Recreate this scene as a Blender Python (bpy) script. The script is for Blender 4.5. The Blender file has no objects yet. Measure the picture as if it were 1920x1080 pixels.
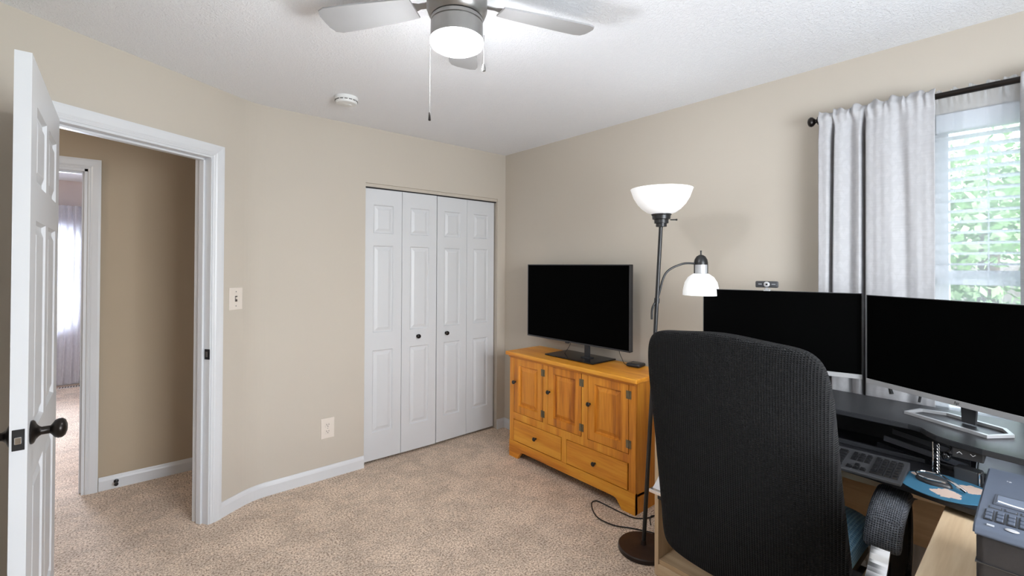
import bpy, bmesh, math, random
from math import sin, cos, pi, radians, sqrt
from mathutils import Vector, Matrix

SC = bpy.context.scene
COL = SC.collection
random.seed(7)

# ------------------------------------------------------------------ camera
CAM = (-2.6507, -3.195, 1.4438)
cd = bpy.data.cameras.new('camera'); cam = bpy.data.objects.new('camera', cd); COL.objects.link(cam)
yaw, pitch, roll = 0.7076, 0.0077, 0.0051
fwd = Vector((sin(yaw)*cos(pitch), cos(yaw)*cos(pitch), sin(pitch)))
rt = Vector((cos(yaw), -sin(yaw), 0)); up = rt.cross(fwd)
r2 = rt*cos(roll)+up*sin(roll); u2 = up*cos(roll)-rt*sin(roll)
cam.matrix_world = Matrix(((r2.x, u2.x, -fwd.x, CAM[0]), (r2.y, u2.y, -fwd.y, CAM[1]), (r2.z, u2.z, -fwd.z, CAM[2]), (0, 0, 0, 1)))
cd.sensor_width = 36; cd.lens = 863.55/1920*36; cd.shift_y = -47.68/1920; cd.clip_start = .02; cd.clip_end = 200
SC.camera = cam

# ------------------------------------------------------------------ world, light, exposure
w = bpy.data.worlds.new('sky'); SC.world = w; w.use_nodes = True
nt = w.node_tree; bg = nt.nodes['Background']
sky = nt.nodes.new('ShaderNodeTexSky'); sky.sky_type = 'NISHITA'; sky.sun_disc = False
sky.sun_elevation = radians(50); sky.sun_rotation = radians(200); sky.air_density = 1.0; sky.dust_density = 3.0; sky.ozone_density = 1.0
hs = nt.nodes.new('ShaderNodeHueSaturation'); hs.inputs['Saturation'].default_value = .45
nt.links.new(sky.outputs[0], hs.inputs['Color']); nt.links.new(hs.outputs[0], bg.inputs['Color'])
bg.inputs['Strength'].default_value = 1.5
SC.view_settings.view_transform = 'Standard'; SC.view_settings.look = 'None'
SC.view_settings.exposure = -0.1; SC.view_settings.gamma = 1.0; SC.view_settings.use_curve_mapping = False

def lamp(name, kind, loc, power, size=.1, color=(1, 1, 1), rot=(0, 0, 0), parent=None, spread=None, sy=None):
    l = bpy.data.lights.new(name, kind); l.energy = power; l.color = color
    if kind == 'AREA':
        l.size = size
        if sy: l.shape = 'RECTANGLE'; l.size_y = sy
        if spread: l.spread = spread
    else: l.shadow_soft_size = size
    o = bpy.data.objects.new(name, l); COL.objects.link(o); o.location = loc; o.rotation_euler = rot
    if parent: o.parent = parent
    return o
# area lamps added at the glass planes to boost the windows' daylight
DAY = (.78, .90, 1.0)
lamp('window_daylight', 'AREA', (.10, -3.40, 1.45), 5, 1.0, DAY, (0, radians(90), 0), sy=1.2)
lamp('far_window_daylight', 'AREA', (-3.6, 4.56, 1.35), 420, .95, (.76, .84, 1.0), (radians(-90), 0, 0), sy=1.1)
lamp('added_rear_light', 'AREA', (-1.6, -4.24, 1.45), 88, 1.3, (.84, .92, 1.0), (radians(97), 0, 0), sy=1.25)  # added fill behind the camera, at the made-up rear window

# ------------------------------------------------------------------ materials
MATS = {}
def mat(name, color, rough=.5, metal=0., bump=None, var=None, emit=None, spec=None, coat=0, alpha=None):
    """bump=(scale,strength,distance)  var=(scale,amount) brightness mottling of the surface colour"""
    m = bpy.data.materials.new(name); m.use_nodes = True; n = m.node_tree.nodes; L = m.node_tree.links
    b = n['Principled BSDF']
    b.inputs['Base Color'].default_value = (*color, 1); b.inputs['Roughness'].default_value = rough; b.inputs['Metallic'].default_value = metal
    if spec is not None: b.inputs['Specular IOR Level'].default_value = spec
    if coat: b.inputs['Coat Weight'].default_value = coat; b.inputs['Coat Roughness'].default_value = .15
    if emit: b.inputs['Emission Color'].default_value = (*emit[0], 1); b.inputs['Emission Strength'].default_value = emit[1]
    tc = n.new('ShaderNodeTexCoord')
    nz = n.new('ShaderNodeTexNoise'); L.new(tc.outputs['Object'], nz.inputs['Vector'])
    v = var or (9, .06)
    nz.inputs['Scale'].default_value = v[0]; nz.inputs['Detail'].default_value = 5
    mr = n.new('ShaderNodeMapRange'); mr.inputs['From Min'].default_value = .3; mr.inputs['From Max'].default_value = .7
    mr.inputs['To Min'].default_value = 1-v[1]; mr.inputs['To Max'].default_value = 1+v[1]; L.new(nz.outputs['Fac'], mr.inputs['Value'])
    mx = n.new('ShaderNodeMix'); mx.data_type = 'RGBA'; mx.blend_type = 'MULTIPLY'; mx.inputs['Factor'].default_value = 1
    mx.inputs[6].default_value = (*color, 1); L.new(mr.outputs[0], mx.inputs[7]); L.new(mx.outputs[2], b.inputs['Base Color'])
    if bump:
        nb = n.new('ShaderNodeTexNoise'); nb.inputs['Scale'].default_value = bump[0]; nb.inputs['Detail'].default_value = 4
        L.new(tc.outputs['Object'], nb.inputs['Vector']); bp = n.new('ShaderNodeBump'); bp.inputs['Strength'].default_value = bump[1]; bp.inputs['Distance'].default_value = bump[2]
        L.new(nb.outputs['Fac'], bp.inputs['Height']); L.new(bp.outputs[0], b.inputs['Normal'])
    MATS[name] = m
    return m
def srgb(r, g, b):
    f = lambda c: (c/255/12.92) if c/255 <= .04045 else ((c/255+.055)/1.055)**2.4
    return (f(r), f(g), f(b))
def nodes(m): return m.node_tree.nodes, m.node_tree.links, m.node_tree.nodes['Principled BSDF']

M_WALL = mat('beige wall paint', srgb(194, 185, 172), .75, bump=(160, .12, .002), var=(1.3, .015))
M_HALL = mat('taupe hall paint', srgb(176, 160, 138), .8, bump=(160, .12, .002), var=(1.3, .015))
M_FARWALL = mat('pale lilac paint', srgb(208, 196, 192), .8, var=(1.5, .01))
M_TRIM = mat('white semi-gloss trim', srgb(214, 215, 217), .32, var=(4, .01))
M_DOOR = mat('white door paint', srgb(210, 211, 213), .38, bump=(220, .03, .001), var=(3, .012))
M_BLACK = mat('black lacquer', (.012, .012, .013), .35, var=(30, .1))
M_BRONZE = mat('dark bronze', (.02, .016, .014), .3, .7, var=(25, .15))
M_BASEBR = mat('dark brown lamp base', (.028, .018, .015), .38, .3, var=(40, .15))
M_CHROME = mat('polished chrome', (.82, .82, .83), .12, 1., var=(4, .01))
M_SILVER = mat('satin silver plastic', (.52, .52, .53), .38, .55, var=(8, .02))
M_SCREEN = mat('switched off screen', (.0006, .0006, .0006), .6, spec=.02, var=(3, .01))
M_DKPLAS = mat('dark plastic', (.02, .02, .022), .42, var=(60, .1))
M_GREYPLAS = mat('charcoal plastic', (.032, .033, .036), .5, var=(60, .08))
M_NICKEL = mat('brushed nickel', (.30, .29, .28), .35, .9, var=(20, .05))
M_CHAIN = mat('dull metal chain', (.16, .155, .15), .55, .6)
M_BLADE = mat('pale fan blade', srgb(158, 157, 157), .5, var=(10, .03))
M_PLATE = mat('ivory plastic plate', srgb(222, 212, 201), .4, var=(10, .01))
M_SLOT = mat('dark slot', (.06, .05, .045), .6)
M_SMOKE = mat('white alarm plastic', srgb(226, 226, 224), .45, var=(12, .01))
M_LAMINATE = mat('black desk laminate', (.022, .023, .026), .38, bump=(500, .05, .0005), var=(120, .12))
M_TRAYM = mat('black tray laminate', (.014, .014, .016), .33, var=(90, .2))
M_GLASSW = mat('frosted lamp glass', (.86, .86, .86), .3, emit=((.97, .985, 1.0), .38), var=(5, .01))
M_PRTOP = mat('blue-grey printer panel', srgb(70, 77, 90), .4, var=(80, .04))
M_PRBODY = mat('dark printer body', srgb(36, 35, 38), .55, bump=(900, .2, .0006), var=(150, .12))
M_PLUG = mat('silver sticker', (.55, .56, .58), .35, .5, var=(14, .05))
M_PAPERW = mat('white print and glint', (.8, .8, .8), .5)
M_WHITEMARK = mat('pale marking', (.35, .36, .38), .5)
M_FRAMEW = mat('white window vinyl', srgb(235, 237, 240), .35, var=(5, .01))

def carpet():
    m = mat('cut pile carpet', srgb(200, 176, 156), 1.0, spec=.1)
    n, L, b = nodes(m)
    tc = n.new('ShaderNodeTexCoord')
    def noise(s, d, r=.6):
        x = n.new('ShaderNodeTexNoise'); x.inputs['Scale'].default_value = s; x.inputs['Detail'].default_value = d; x.inputs['Roughness'].default_value = r
        L.new(tc.outputs['Object'], x.inputs['Vector']); return x
    fine = noise(105, 6, .85); mid = noise(5.5, 9, .78); mid.inputs['Distortion'].default_value = .25; big = noise(1.6, 3)
    r1 = n.new('ShaderNodeValToRGB'); e = r1.color_ramp.elements
    e[0].position = .39; e[0].color = (*srgb(104, 74, 56), 1); e[1].position = .60; e[1].color = (*srgb(255, 241, 226), 1)
    k = r1.color_ramp.elements.new(.5); k.color = (*srgb(228, 204, 181), 1)
    L.new(fine.outputs['Fac'], r1.inputs[0])
    r2_ = n.new('ShaderNodeMapRange'); r2_.inputs['From Min'].default_value = .42; r2_.inputs['From Max'].default_value = .56; r2_.inputs['To Min'].default_value = .86; r2_.inputs['To Max'].default_value = 1.08
    L.new(mid.outputs['Fac'], r2_.inputs['Value'])
    r3 = n.new('ShaderNodeMapRange'); r3.inputs['From Min'].default_value = .35; r3.inputs['From Max'].default_value = .65; r3.inputs['To Min'].default_value = .94; r3.inputs['To Max'].default_value = 1.05
    L.new(big.outputs['Fac'], r3.inputs['Value'])
    mu = n.new('ShaderNodeMath'); mu.operation = 'MULTIPLY'; L.new(r2_.outputs[0], mu.inputs[0]); L.new(r3.outputs[0], mu.inputs[1])
    mx = n.new('ShaderNodeMix'); mx.data_type = 'RGBA'; mx.blend_type = 'MULTIPLY'; mx.inputs['Factor'].default_value = 1
    L.new(r1.outputs[0], mx.inputs[6]); L.new(mu.outputs[0], mx.inputs[7]); L.new(mx.outputs[2], b.inputs['Base Color'])
    bp = n.new('ShaderNodeBump'); bp.inputs['Strength'].default_value = .8; bp.inputs['Distance'].default_value = .006
    L.new(fine.outputs['Fac'], bp.inputs['Height'])
    bp2 = n.new('ShaderNodeBump'); bp2.inputs['Strength'].default_value = .15; bp2.inputs['Distance'].default_value = .012
    L.new(mid.outputs['Fac'], bp2.inputs['Height']); L.new(bp.outputs[0], bp2.inputs['Normal']); L.new(bp2.outputs[0], b.inputs['Normal'])
    return m
M_CARPET = carpet()

def ceiling_mat():
    m = mat('stippled ceiling paint', srgb(238, 239, 242), .9, var=(1, .005))
    n, L, b = nodes(m); tc = n.new('ShaderNodeTexCoord')
    v = n.new('ShaderNodeTexNoise'); v.inputs['Scale'].default_value = 75; v.inputs['Detail'].default_value = 3; v.inputs['Distortion'].default_value = 1.2
    L.new(tc.outputs['Object'], v.inputs['Vector'])
    r = n.new('ShaderNodeValToRGB'); r.color_ramp.elements[0].position = .46; r.color_ramp.elements[1].position = .6; L.new(v.outputs['Fac'], r.inputs[0])
    bp = n.new('ShaderNodeBump'); bp.inputs['Strength'].default_value = .55; bp.inputs['Distance'].default_value = .004
    L.new(r.outputs[0], bp.inputs['Height']); L.new(bp.outputs[0], b.inputs['Normal'])
    return m
M_CEIL = ceiling_mat()

def wood(name, light, mid, dark, axis='z', scale=1., rough=.42, coat=.08, ring=1.):
    m = mat(name, mid, rough, coat=coat); n, L, b = nodes(m)
    tc = n.new('ShaderNodeTexCoord'); mp = n.new('ShaderNodeMapping'); L.new(tc.outputs['Object'], mp.inputs[0])
    st = {'x': (.07, 1, 1), 'y': (1, .07, 1), 'z': (1, 1, .07)}[axis]
    mp.inputs['Scale'].default_value = tuple(s*scale for s in st)
    oi = n.new('ShaderNodeObjectInfo'); mlt = n.new('ShaderNodeMath'); mlt.operation = 'MULTIPLY'; mlt.inputs[1].default_value = 13.7
    L.new(oi.outputs['Random'], mlt.inputs[0]); L.new(mlt.outputs[0], mp.inputs['Location'])
    n1 = n.new('ShaderNodeTexNoise'); n1.inputs['Scale'].default_value = 7*ring; n1.inputs['Detail'].default_value = 6; n1.inputs['Distortion'].default_value = 1.1
    n2 = n.new('ShaderNodeTexNoise'); n2.inputs['Scale'].default_value = 90; n2.inputs['Detail'].default_value = 3
    L.new(mp.outputs[0], n1.inputs['Vector']); L.new(mp.outputs[0], n2.inputs['Vector'])
    ad = n.new('ShaderNodeMath'); ad.operation = 'MULTIPLY_ADD'; ad.inputs[1].default_value = .35; L.new(n2.outputs['Fac'], ad.inputs[0]); L.new(n1.outputs['Fac'], ad.inputs[2])
    r = n.new('ShaderNodeValToRGB'); e = r.color_ramp.elements
    e[0].position = .48; e[0].color = (*dark, 1); e[1].position = .86; e[1].color = (*light, 1); k = e.new(.66); k.color = (*mid, 1)
    L.new(ad.outputs[0], r.inputs[0]); L.new(r.outputs[0], b.inputs['Base Color'])
    bp = n.new('ShaderNodeBump'); bp.inputs['Strength'].default_value = .12; bp.inputs['Distance'].default_value = .001; L.new(n2.outputs['Fac'], bp.inputs['Height']); L.new(bp.outputs[0], b.inputs['Normal'])
    return m
HO = (srgb(238, 170, 58), srgb(222, 144, 40), srgb(186, 106, 24))
M_OAKV = wood('honey wood upright grain', *HO, axis='z')
M_OAKH = wood('honey wood level grain', *HO, axis='y')
M_OAKP = wood('honey wood panel', srgb(234, 158, 50), srgb(214, 134, 34), srgb(164, 90, 20), axis='z', ring=1.5)
LO = (srgb(222, 200, 168), srgb(206, 180, 146), srgb(188, 160, 126))
M_DESKX = wood('pale oak laminate', *LO, axis='x', rough=.5, coat=0)
M_DESKY = wood('pale oak laminate crosswise', *LO, axis='y', rough=.5, coat=0)
M_DESKZ = wood('pale oak laminate upright', *LO, axis='z', rough=.5, coat=0)

def knit(name, c1, c2, cell=.0085, strength=1., blue=False):
    m = mat(name, c1, .92, spec=.12); n, L, b = nodes(m); tc = n.new('ShaderNodeTexCoord'); sp = n.new('ShaderNodeSeparateXYZ'); L.new(tc.outputs['UV'], sp.inputs[0])
    def s(o, k, ph=0):
        a = n.new('ShaderNodeMath'); a.operation = 'MULTIPLY_ADD'; a.inputs[1].default_value = 2*pi/k; a.inputs[2].default_value = ph; L.new(o, a.inputs[0])
        q = n.new('ShaderNodeMath'); q.operation = 'SINE'; L.new(a.outputs[0], q.inputs[0]); return q.outputs[0]
    a = s(sp.outputs[0], cell); c = s(sp.outputs[1], cell*.8)
    mx = n.new('ShaderNodeMath'); mx.operation = 'MAXIMUM'; L.new(a, mx.inputs[0]); L.new(c, mx.inputs[1])
    nz = n.new('ShaderNodeTexNoise'); nz.inputs['Scale'].default_value = 60; L.new(tc.outputs['Object'], nz.inputs['Vector'])
    r = n.new('ShaderNodeMapRange'); r.inputs['From Min'].default_value = -.4; r.inputs['From Max'].default_value = 1; L.new(mx.outputs[0], r.inputs['Value'])
    mm = n.new('ShaderNodeMath'); mm.operation = 'MULTIPLY'; L.new(r.outputs[0], mm.inputs[0]); L.new(nz.outputs['Fac'], mm.inputs[1])
    m2 = n.new('ShaderNodeMath'); m2.operation = 'MULTIPLY'; m2.inputs[1].default_value = 1.5; L.new(mm.outputs[0], m2.inputs[0])
    cm = n.new('ShaderNodeMix'); cm.data_type = 'RGBA'; cm.inputs[6].default_value = (*c2, 1); cm.inputs[7].default_value = (*c1, 1)
    L.new(m2.outputs[0], cm.inputs['Factor']); L.new(cm.outputs[2], b.inputs['Base Color'])
    bp = n.new('ShaderNodeBump'); bp.inputs['Strength'].default_value = strength; bp.inputs['Distance'].default_value = .003
    L.new(mx.outputs[0], bp.inputs['Height']); L.new(bp.outputs[0], b.inputs['Normal'])
    b.inputs['Sheen Weight'].default_value = .04
    return m
M_KNIT = knit('charcoal waffle knit', (.0095, .0095, .0105), (.0028, .0028, .003), .0078)
M_ARMK = knit('grey waffle knit', (.20, .215, .245), (.06, .066, .08), .0066)
M_BLUE = knit('blue waffle cushion', (.50, .82, 1.0), (.20, .46, .76), .013, .8)

def cloth(name, color, trans, weave=True, leaf=True):
    m = bpy.data.materials.new(name); m.use_nodes = True; n = m.node_tree.nodes; L = m.node_tree.links
    b = n['Principled BSDF']; out = n['Material Output']; b.inputs['Roughness'].default_value = .9; b.inputs['Base Color'].default_value = (*color, 1)
    tc = n.new('ShaderNodeTexCoord'); mp = n.new('ShaderNodeMapping'); mp.inputs['Scale'].default_value = (1, 12, 330); L.new(tc.outputs['Object'], mp.inputs[0])
    nz = n.new('ShaderNodeTexNoise'); nz.inputs['Scale'].default_value = 1.; nz.inputs['Detail'].default_value = 2; L.new(mp.outputs[0], nz.inputs['Vector'])
    outs = []
    for ang_, off_ in ((.62, 0), (-.62, .37)):
        m0 = n.new('ShaderNodeMapping'); m0.inputs['Rotation'].default_value = (0, 0, ang_); m0.inputs['Location'].default_value = (off_, off_*2, 0); L.new(tc.outputs['UV'], m0.inputs[0])
        m1_ = n.new('ShaderNodeMapping'); m1_.inputs['Scale'].default_value = (26, 13, 1); L.new(m0.outputs[0], m1_.inputs[0])
        vo = n.new('ShaderNodeTexVoronoi'); vo.voronoi_dimensions = '2D'; vo.inputs['Scale'].default_value = 1; vo.inputs['Randomness'].default_value = .8; L.new(m1_.outputs[0], vo.inputs['Vector']); outs.append(vo.outputs['Distance'])
    mn = n.new('ShaderNodeMath'); mn.operation = 'MINIMUM'; L.new(outs[0], mn.inputs[0]); L.new(outs[1], mn.inputs[1])
    rp = n.new('ShaderNodeValToRGB'); rp.color_ramp.elements[0].position = .22; rp.color_ramp.elements[0].color = (1, 1, 1, 1); rp.color_ramp.elements[1].position = .27; rp.color_ramp.elements[1].color = (0, 0, 0, 1)
    L.new(mn.outputs[0], rp.inputs[0])
    f = n.new('ShaderNodeMath'); f.operation = 'MULTIPLY_ADD'; f.inputs[1].default_value = .055 if leaf else 0; f.inputs[2].default_value = .90; L.new(rp.outputs[0], f.inputs[0])
    g = n.new('ShaderNodeMath'); g.operation = 'MULTIPLY_ADD'; g.inputs[1].default_value = .22 if weave else 0; L.new(nz.outputs['Fac'], g.inputs[0]); L.new(f.outputs[0], g.inputs[2])
    mx = n.new('ShaderNodeMix'); mx.data_type = 'RGBA'; mx.blend_type = 'MULTIPLY'; mx.inputs['Factor'].default_value = 1; mx.inputs[6].default_value = (*color, 1); L.new(g.outputs[0], mx.inputs[7])
    L.new(mx.outputs[2], b.inputs['Base Color'])
    bp = n.new('ShaderNodeBump'); bp.inputs['Strength'].default_value = .3; bp.inputs['Distance'].default_value = .001; L.new(g.outputs[0], bp.inputs['Height']); L.new(bp.outputs[0], b.inputs['Normal'])
    tl = n.new('ShaderNodeBsdfTranslucent'); tl.inputs['Color'].default_value = (*color, 1)
    ms = n.new('ShaderNodeMixShader'); ms.inputs[0].default_value = trans; L.new(b.outputs[0], ms.inputs[1]); L.new(tl.outputs[0], ms.inputs[2]); L.new(ms.outputs[0], out.inputs[0])
    return m
M_CURT = cloth('pale grey jacquard curtain', srgb(186, 185, 187), .06)
M_CURTF = cloth('white leafy curtain', srgb(226, 226, 232), .3)
def sheer(name, op=.42):
    m = bpy.data.materials.new(name); m.use_nodes = True; n = m.node_tree.nodes; L = m.node_tree.links; out = n['Material Output']; n.remove(n['Principled BSDF'])
    tr = n.new('ShaderNodeBsdfTransparent'); tr.inputs[0].default_value = (.97, .98, 1, 1)
    df = n.new('ShaderNodeBsdfDiffuse'); df.inputs[0].default_value = (.80, .83, .88, 1); tl = n.new('ShaderNodeBsdfTranslucent'); tl.inputs[0].default_value = (.80, .84, .9, 1)
    m1 = n.new('ShaderNodeMixShader'); m1.inputs[0].default_value = .5; L.new(df.outputs[0], m1.inputs[1]); L.new(tl.outputs[0], m1.inputs[2])
    lw = n.new('ShaderNodeLayerWeight'); lw.inputs[0].default_value = .35
    a = n.new('ShaderNodeMath'); a.operation = 'MULTIPLY_ADD'; a.inputs[1].default_value = .5; a.inputs[2].default_value = op; a.use_clamp = True; L.new(lw.outputs['Facing'], a.inputs[0])
    m2 = n.new('ShaderNodeMixShader'); L.new(a.outputs[0], m2.inputs[0]); L.new(tr.outputs[0], m2.inputs[1]); L.new(m1.outputs[0], m2.inputs[2]); L.new(m2.outputs[0], out.inputs[0])
    return m
M_SHEER = sheer('white sheer voile', .33)
M_SHEER2 = sheer('far sheer voile', .14)
def glass():
    m = bpy.data.materials.new('window glass'); m.use_nodes = True; n = m.node_tree.nodes; L = m.node_tree.links; out = n['Material Output']; n.remove(n['Principled BSDF'])
    tr = n.new('ShaderNodeBsdfTransparent'); gl = n.new('ShaderNodeBsdfGlossy'); gl.inputs['Roughness'].default_value = .02
    fr = n.new('ShaderNodeFresnel'); fr.inputs[0].default_value = 1.45; ms = n.new('ShaderNodeMixShader'); L.new(fr.outputs[0], ms.inputs[0]); L.new(tr.outputs[0], ms.inputs[1]); L.new(gl.outputs[0], ms.inputs[2]); L.new(ms.outputs[0], out.inputs[0])
    return m
M_GLASS = glass()
M_LEAF = mat('tree leaves', (.26, .42, .20), .6, var=(2.5, .4))
M_BARK = mat('bark', (.10, .075, .055), .9, var=(12, .3))
M_GRASS = mat('lawn', (.13, .24, .07), .95, var=(3, .3))
def padmat():
    m = mat('blue picture pad', (.03, .12, .2), .7, var=(30, .2)); n, L, b = nodes(m); tc = n.new('ShaderNodeTexCoord')
    col = None
    prev = None
    base = n.new('ShaderNodeRGB'); base.outputs[0].default_value = (.028, .125, .21, 1); prev = base.outputs[0]
    nz = n.new('ShaderNodeTexNoise'); nz.inputs['Scale'].default_value = 45; nz.inputs['Detail'].default_value = 4; L.new(tc.outputs['Object'], nz.inputs['Vector'])
    for (cx, cy, r) in ((.045, .055, .035), (.035, -.055, .042), (-.055, -.01, .04)):
        mp = n.new('ShaderNodeMapping'); mp.inputs['Location'].default_value = (-cx, -cy, 0); L.new(tc.outputs['Object'], mp.inputs[0])
        ln = n.new('ShaderNodeVectorMath'); ln.operation = 'LENGTH'; L.new(mp.outputs[0], ln.inputs[0])
        a = n.new('ShaderNodeMath'); a.operation = 'MULTIPLY_ADD'; a.inputs[1].default_value = .05; L.new(nz.outputs['Fac'], a.inputs[0]); L.new(ln.outputs['Value'], a.inputs[2])
        lt = n.new('ShaderNodeMath'); lt.operation = 'LESS_THAN'; lt.inputs[1].default_value = r+.018; L.new(a.outputs[0], lt.inputs[0])
        mx = n.new('ShaderNodeMix'); mx.data_type = 'RGBA'; mx.inputs[7].default_value = (.50, .38, .32, 1); L.new(lt.outputs[0], mx.inputs['Factor']); L.new(prev, mx.inputs[6]); prev = mx.outputs[2]
    L.new(prev, b.inputs['Base Color']); return m
M_PAD = padmat()

# ------------------------------------------------------------------ mesh helpers
class MB:
    def __init__(s): s.bm = bmesh.new()
    def box(s, x0, x1, y0, y1, z0, z1, bev=0, seg=2, M=None):
        x0, x1 = min(x0, x1), max(x0, x1); y0, y1 = min(y0, y1), max(y0, y1); z0, z1 = min(z0, z1), max(z0, z1)
        t = bmesh.new(); bmesh.ops.create_cube(t, size=1)
        for v in t.verts: v.co = Vector(((x0+x1)/2+v.co.x*(x1-x0), (y0+y1)/2+v.co.y*(y1-y0), (z0+z1)/2+v.co.z*(z1-z0)))
        if bev: bmesh.ops.bevel(t, geom=t.edges[:]+t.verts[:], offset=min(bev, .49*min(x1-x0, y1-y0, z1-z0)), segments=seg, affect='EDGES', profile=.5)
        s.add(t, M); return s
    def add(s, t, M=None):
        vm = {}
        for v in t.verts: vm[v] = s.bm.verts.new(M @ v.co if M else v.co)
        for f in t.faces:
            try: s.bm.faces.new([vm[v] for v in f.verts])
            except ValueError: pass
        t.free()
    def prism(s, pts, a0, a1, axis='z', bev=0, M=None):
        t = bmesh.new()
        def P(u, v, a): return {'z': (u, v, a), 'x': (a, u, v), 'y': (u, a, v)}[axis]
        A = [t.verts.new(P(u, v, a0)) for u, v in pts]; B = [t.verts.new(P(u, v, a1)) for u, v in pts]
        t.faces.new(A); t.faces.new(B[::-1]); n = len(pts)
        for i in range(n): t.faces.new([A[(i+1) % n], A[i], B[i], B[(i+1) % n]])
        bmesh.ops.recalc_face_normals(t, faces=t.faces[:])
        if bev: bmesh.ops.bevel(t, geom=[e for e in t.edges if e.calc_face_angle(0) > .6], offset=bev, segments=2, affect='EDGES')
        s.add(t, M); return s
    def lathe(s, prof, seg=32, c=(0, 0, 0), M=None, cap=True):
        t = bmesh.new(); rings = []
        for r, z in prof:
            rings.append([t.verts.new((c[0]+r*cos(2*pi*i/seg), c[1]+r*sin(2*pi*i/seg), c[2]+z)) for i in range(seg)] if r > 1e-6 else [t.verts.new((c[0], c[1], c[2]+z))])
        for a, b in zip(rings, rings[1:]):
            for i in range(seg):
                j = (i+1) % seg
                if len(a) == 1 and len(b) == 1: continue
                if len(a) == 1: t.faces.new([a[0], b[i], b[j]])
                elif len(b) == 1: t.faces.new([a[i], a[j], b[0]])
                else: t.faces.new([a[i], a[j], b[j], b[i]])
        if cap:
            for k in (rings[0], rings[-1]):
                if len(k) > 1: t.faces.new(k)
        bmesh.ops.recalc_face_normals(t, faces=t.faces[:])
        s.add(t, M); return s
    def tube(s, pts, r, seg=10, smooth=0, closed=False, flat=None, M=None):
        pts = [Vector(p) for p in pts]
        if smooth:
            q = []; n = len(pts); rng = n if closed else n-1
            for i in range(rng):
                p0 = pts[(i-1) % n] if closed or i > 0 else pts[0]; p1 = pts[i]; p2 = pts[(i+1) % n]; p3 = pts[(i+2) % n] if closed or i+2 < n else pts[-1]
                for k in range(smooth):
                    t = k/smooth
                    q.append(.5*((2*p1)+(-p0+p2)*t+(2*p0-5*p1+4*p2-p3)*t*t+(-p0+3*p1-3*p2+p3)*t**3))
            if not closed: q.append(pts[-1])
            pts = q
        t = bmesh.new(); n = len(pts); rings = []; ref = None
        for i, p in enumerate(pts):
            a = pts[(i-1) % n] if closed or i > 0 else p; b = pts[(i+1) % n] if closed or i < n-1 else p
            d = (b-a).normalized()
            if ref is None: ref = Vector((0, 0, 1)) if abs(d.z) < .9 else Vector((0, 1, 0))
            if flat: ref = Vector(flat[2])
            e1 = (ref-d*ref.dot(d)).normalized(); e2 = d.cross(e1); ref = e1
            rr = r[i*(len(r)-1)//max(1, n-1)] if isinstance(r, (list, tuple)) else r
            if flat:
                w_, h_ = flat[0]/2, flat[1]/2
                rings.append([t.verts.new(p+e1*a_*w_+e2*b_*h_) for a_, b_ in ((1, 1), (-1, 1), (-1, -1), (1, -1))])
            else: rings.append([t.verts.new(p+e1*rr*cos(2*pi*k/seg)+e2*rr*sin(2*pi*k/seg)) for k in range(seg)])
        m = len(rings[0])
        for i in range(n if closed else n-1):
            a, b = rings[i], rings[(i+1) % n]
            for k in range(m): t.faces.new([a[k], a[(k+1) % m], b[(k+1) % m], b[k]])
        if not closed: t.faces.new(rings[0][::-1]); t.faces.new(rings[-1])
        bmesh.ops.recalc_face_normals(t, faces=t.faces[:])
        s.add(t, M); return s
    def superell(s, c, r, e1=.35, e2=.35, nu=64, nv=32, fn=None):
        """rounded block; c centre, r radii (x,y,z)"""
        t = bmesh.new(); g = lambda a, e: math.copysign(abs(a)**e, a); rings = []
        ee = e1 if isinstance(e1, tuple) else (e1, e1)
        for j in range(nv+1):
            ph = -pi/2+pi*j/nv; row = []; e1 = ee[1] if ph > 0 else ee[0]
            if j in (0, nv):
                p = Vector((0, 0, g(sin(ph), e1)*r[2])); p = fn(p) if fn else p; rings.append([t.verts.new(p+Vector(c))]); continue
            for i in range(nu):
                th = 2*pi*i/nu
                p = Vector((r[0]*g(cos(ph), e1)*g(cos(th), e2), r[1]*g(cos(ph), e1)*g(sin(th), e2), r[2]*g(sin(ph), e1)))
                p = fn(p) if fn else p; row.append(t.verts.new(p+Vector(c)))
            rings.append(row)
        for a, b in zip(rings, rings[1:]):
            for i in range(nu):
                j = (i+1) % nu
                if len(a) == 1: t.faces.new([a[0], b[j], b[i]])
                elif len(b) == 1: t.faces.new([a[i], a[j], b[0]])
                else: t.faces.new([a[i], a[j], b[j], b[i]])
        bmesh.ops.recalc_face_normals(t, faces=t.faces[:])
        s.add(t); return s
    def build(s, name, m, parent=None, smooth=False, uv=None, loc=None, kind=None):
        me = bpy.data.meshes.new(name)
        if not smooth: pass
        s.bm.normal_update()
        if uv:
            lay = s.bm.loops.layers.uv.new('UVMap')
            for f in s.bm.faces:
                nn = f.normal; ax = max(range(3), key=lambda i: abs(nn[i]))
                for l in f.loops:
                    c = l.vert.co
                    l[lay].uv = uv(c, ax)
        s.bm.to_mesh(me); s.bm.free(); me.materials.append(m)
        o = bpy.data.objects.new(name, me); COL.objects.link(o)
        if parent: o.parent = parent
        if loc: o.location = loc
        if smooth:
            for p in me.polygons: p.use_smooth = True
            try: me.set_sharp_from_angle(angle=radians(38 if smooth is True else smooth))
            except Exception: pass
        if kind: o['kind'] = kind
        return o
def boxuv(c, ax): return {0: (c.y, c.z), 1: (c.x, c.z), 2: (c.x, c.y)}[ax]

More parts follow.
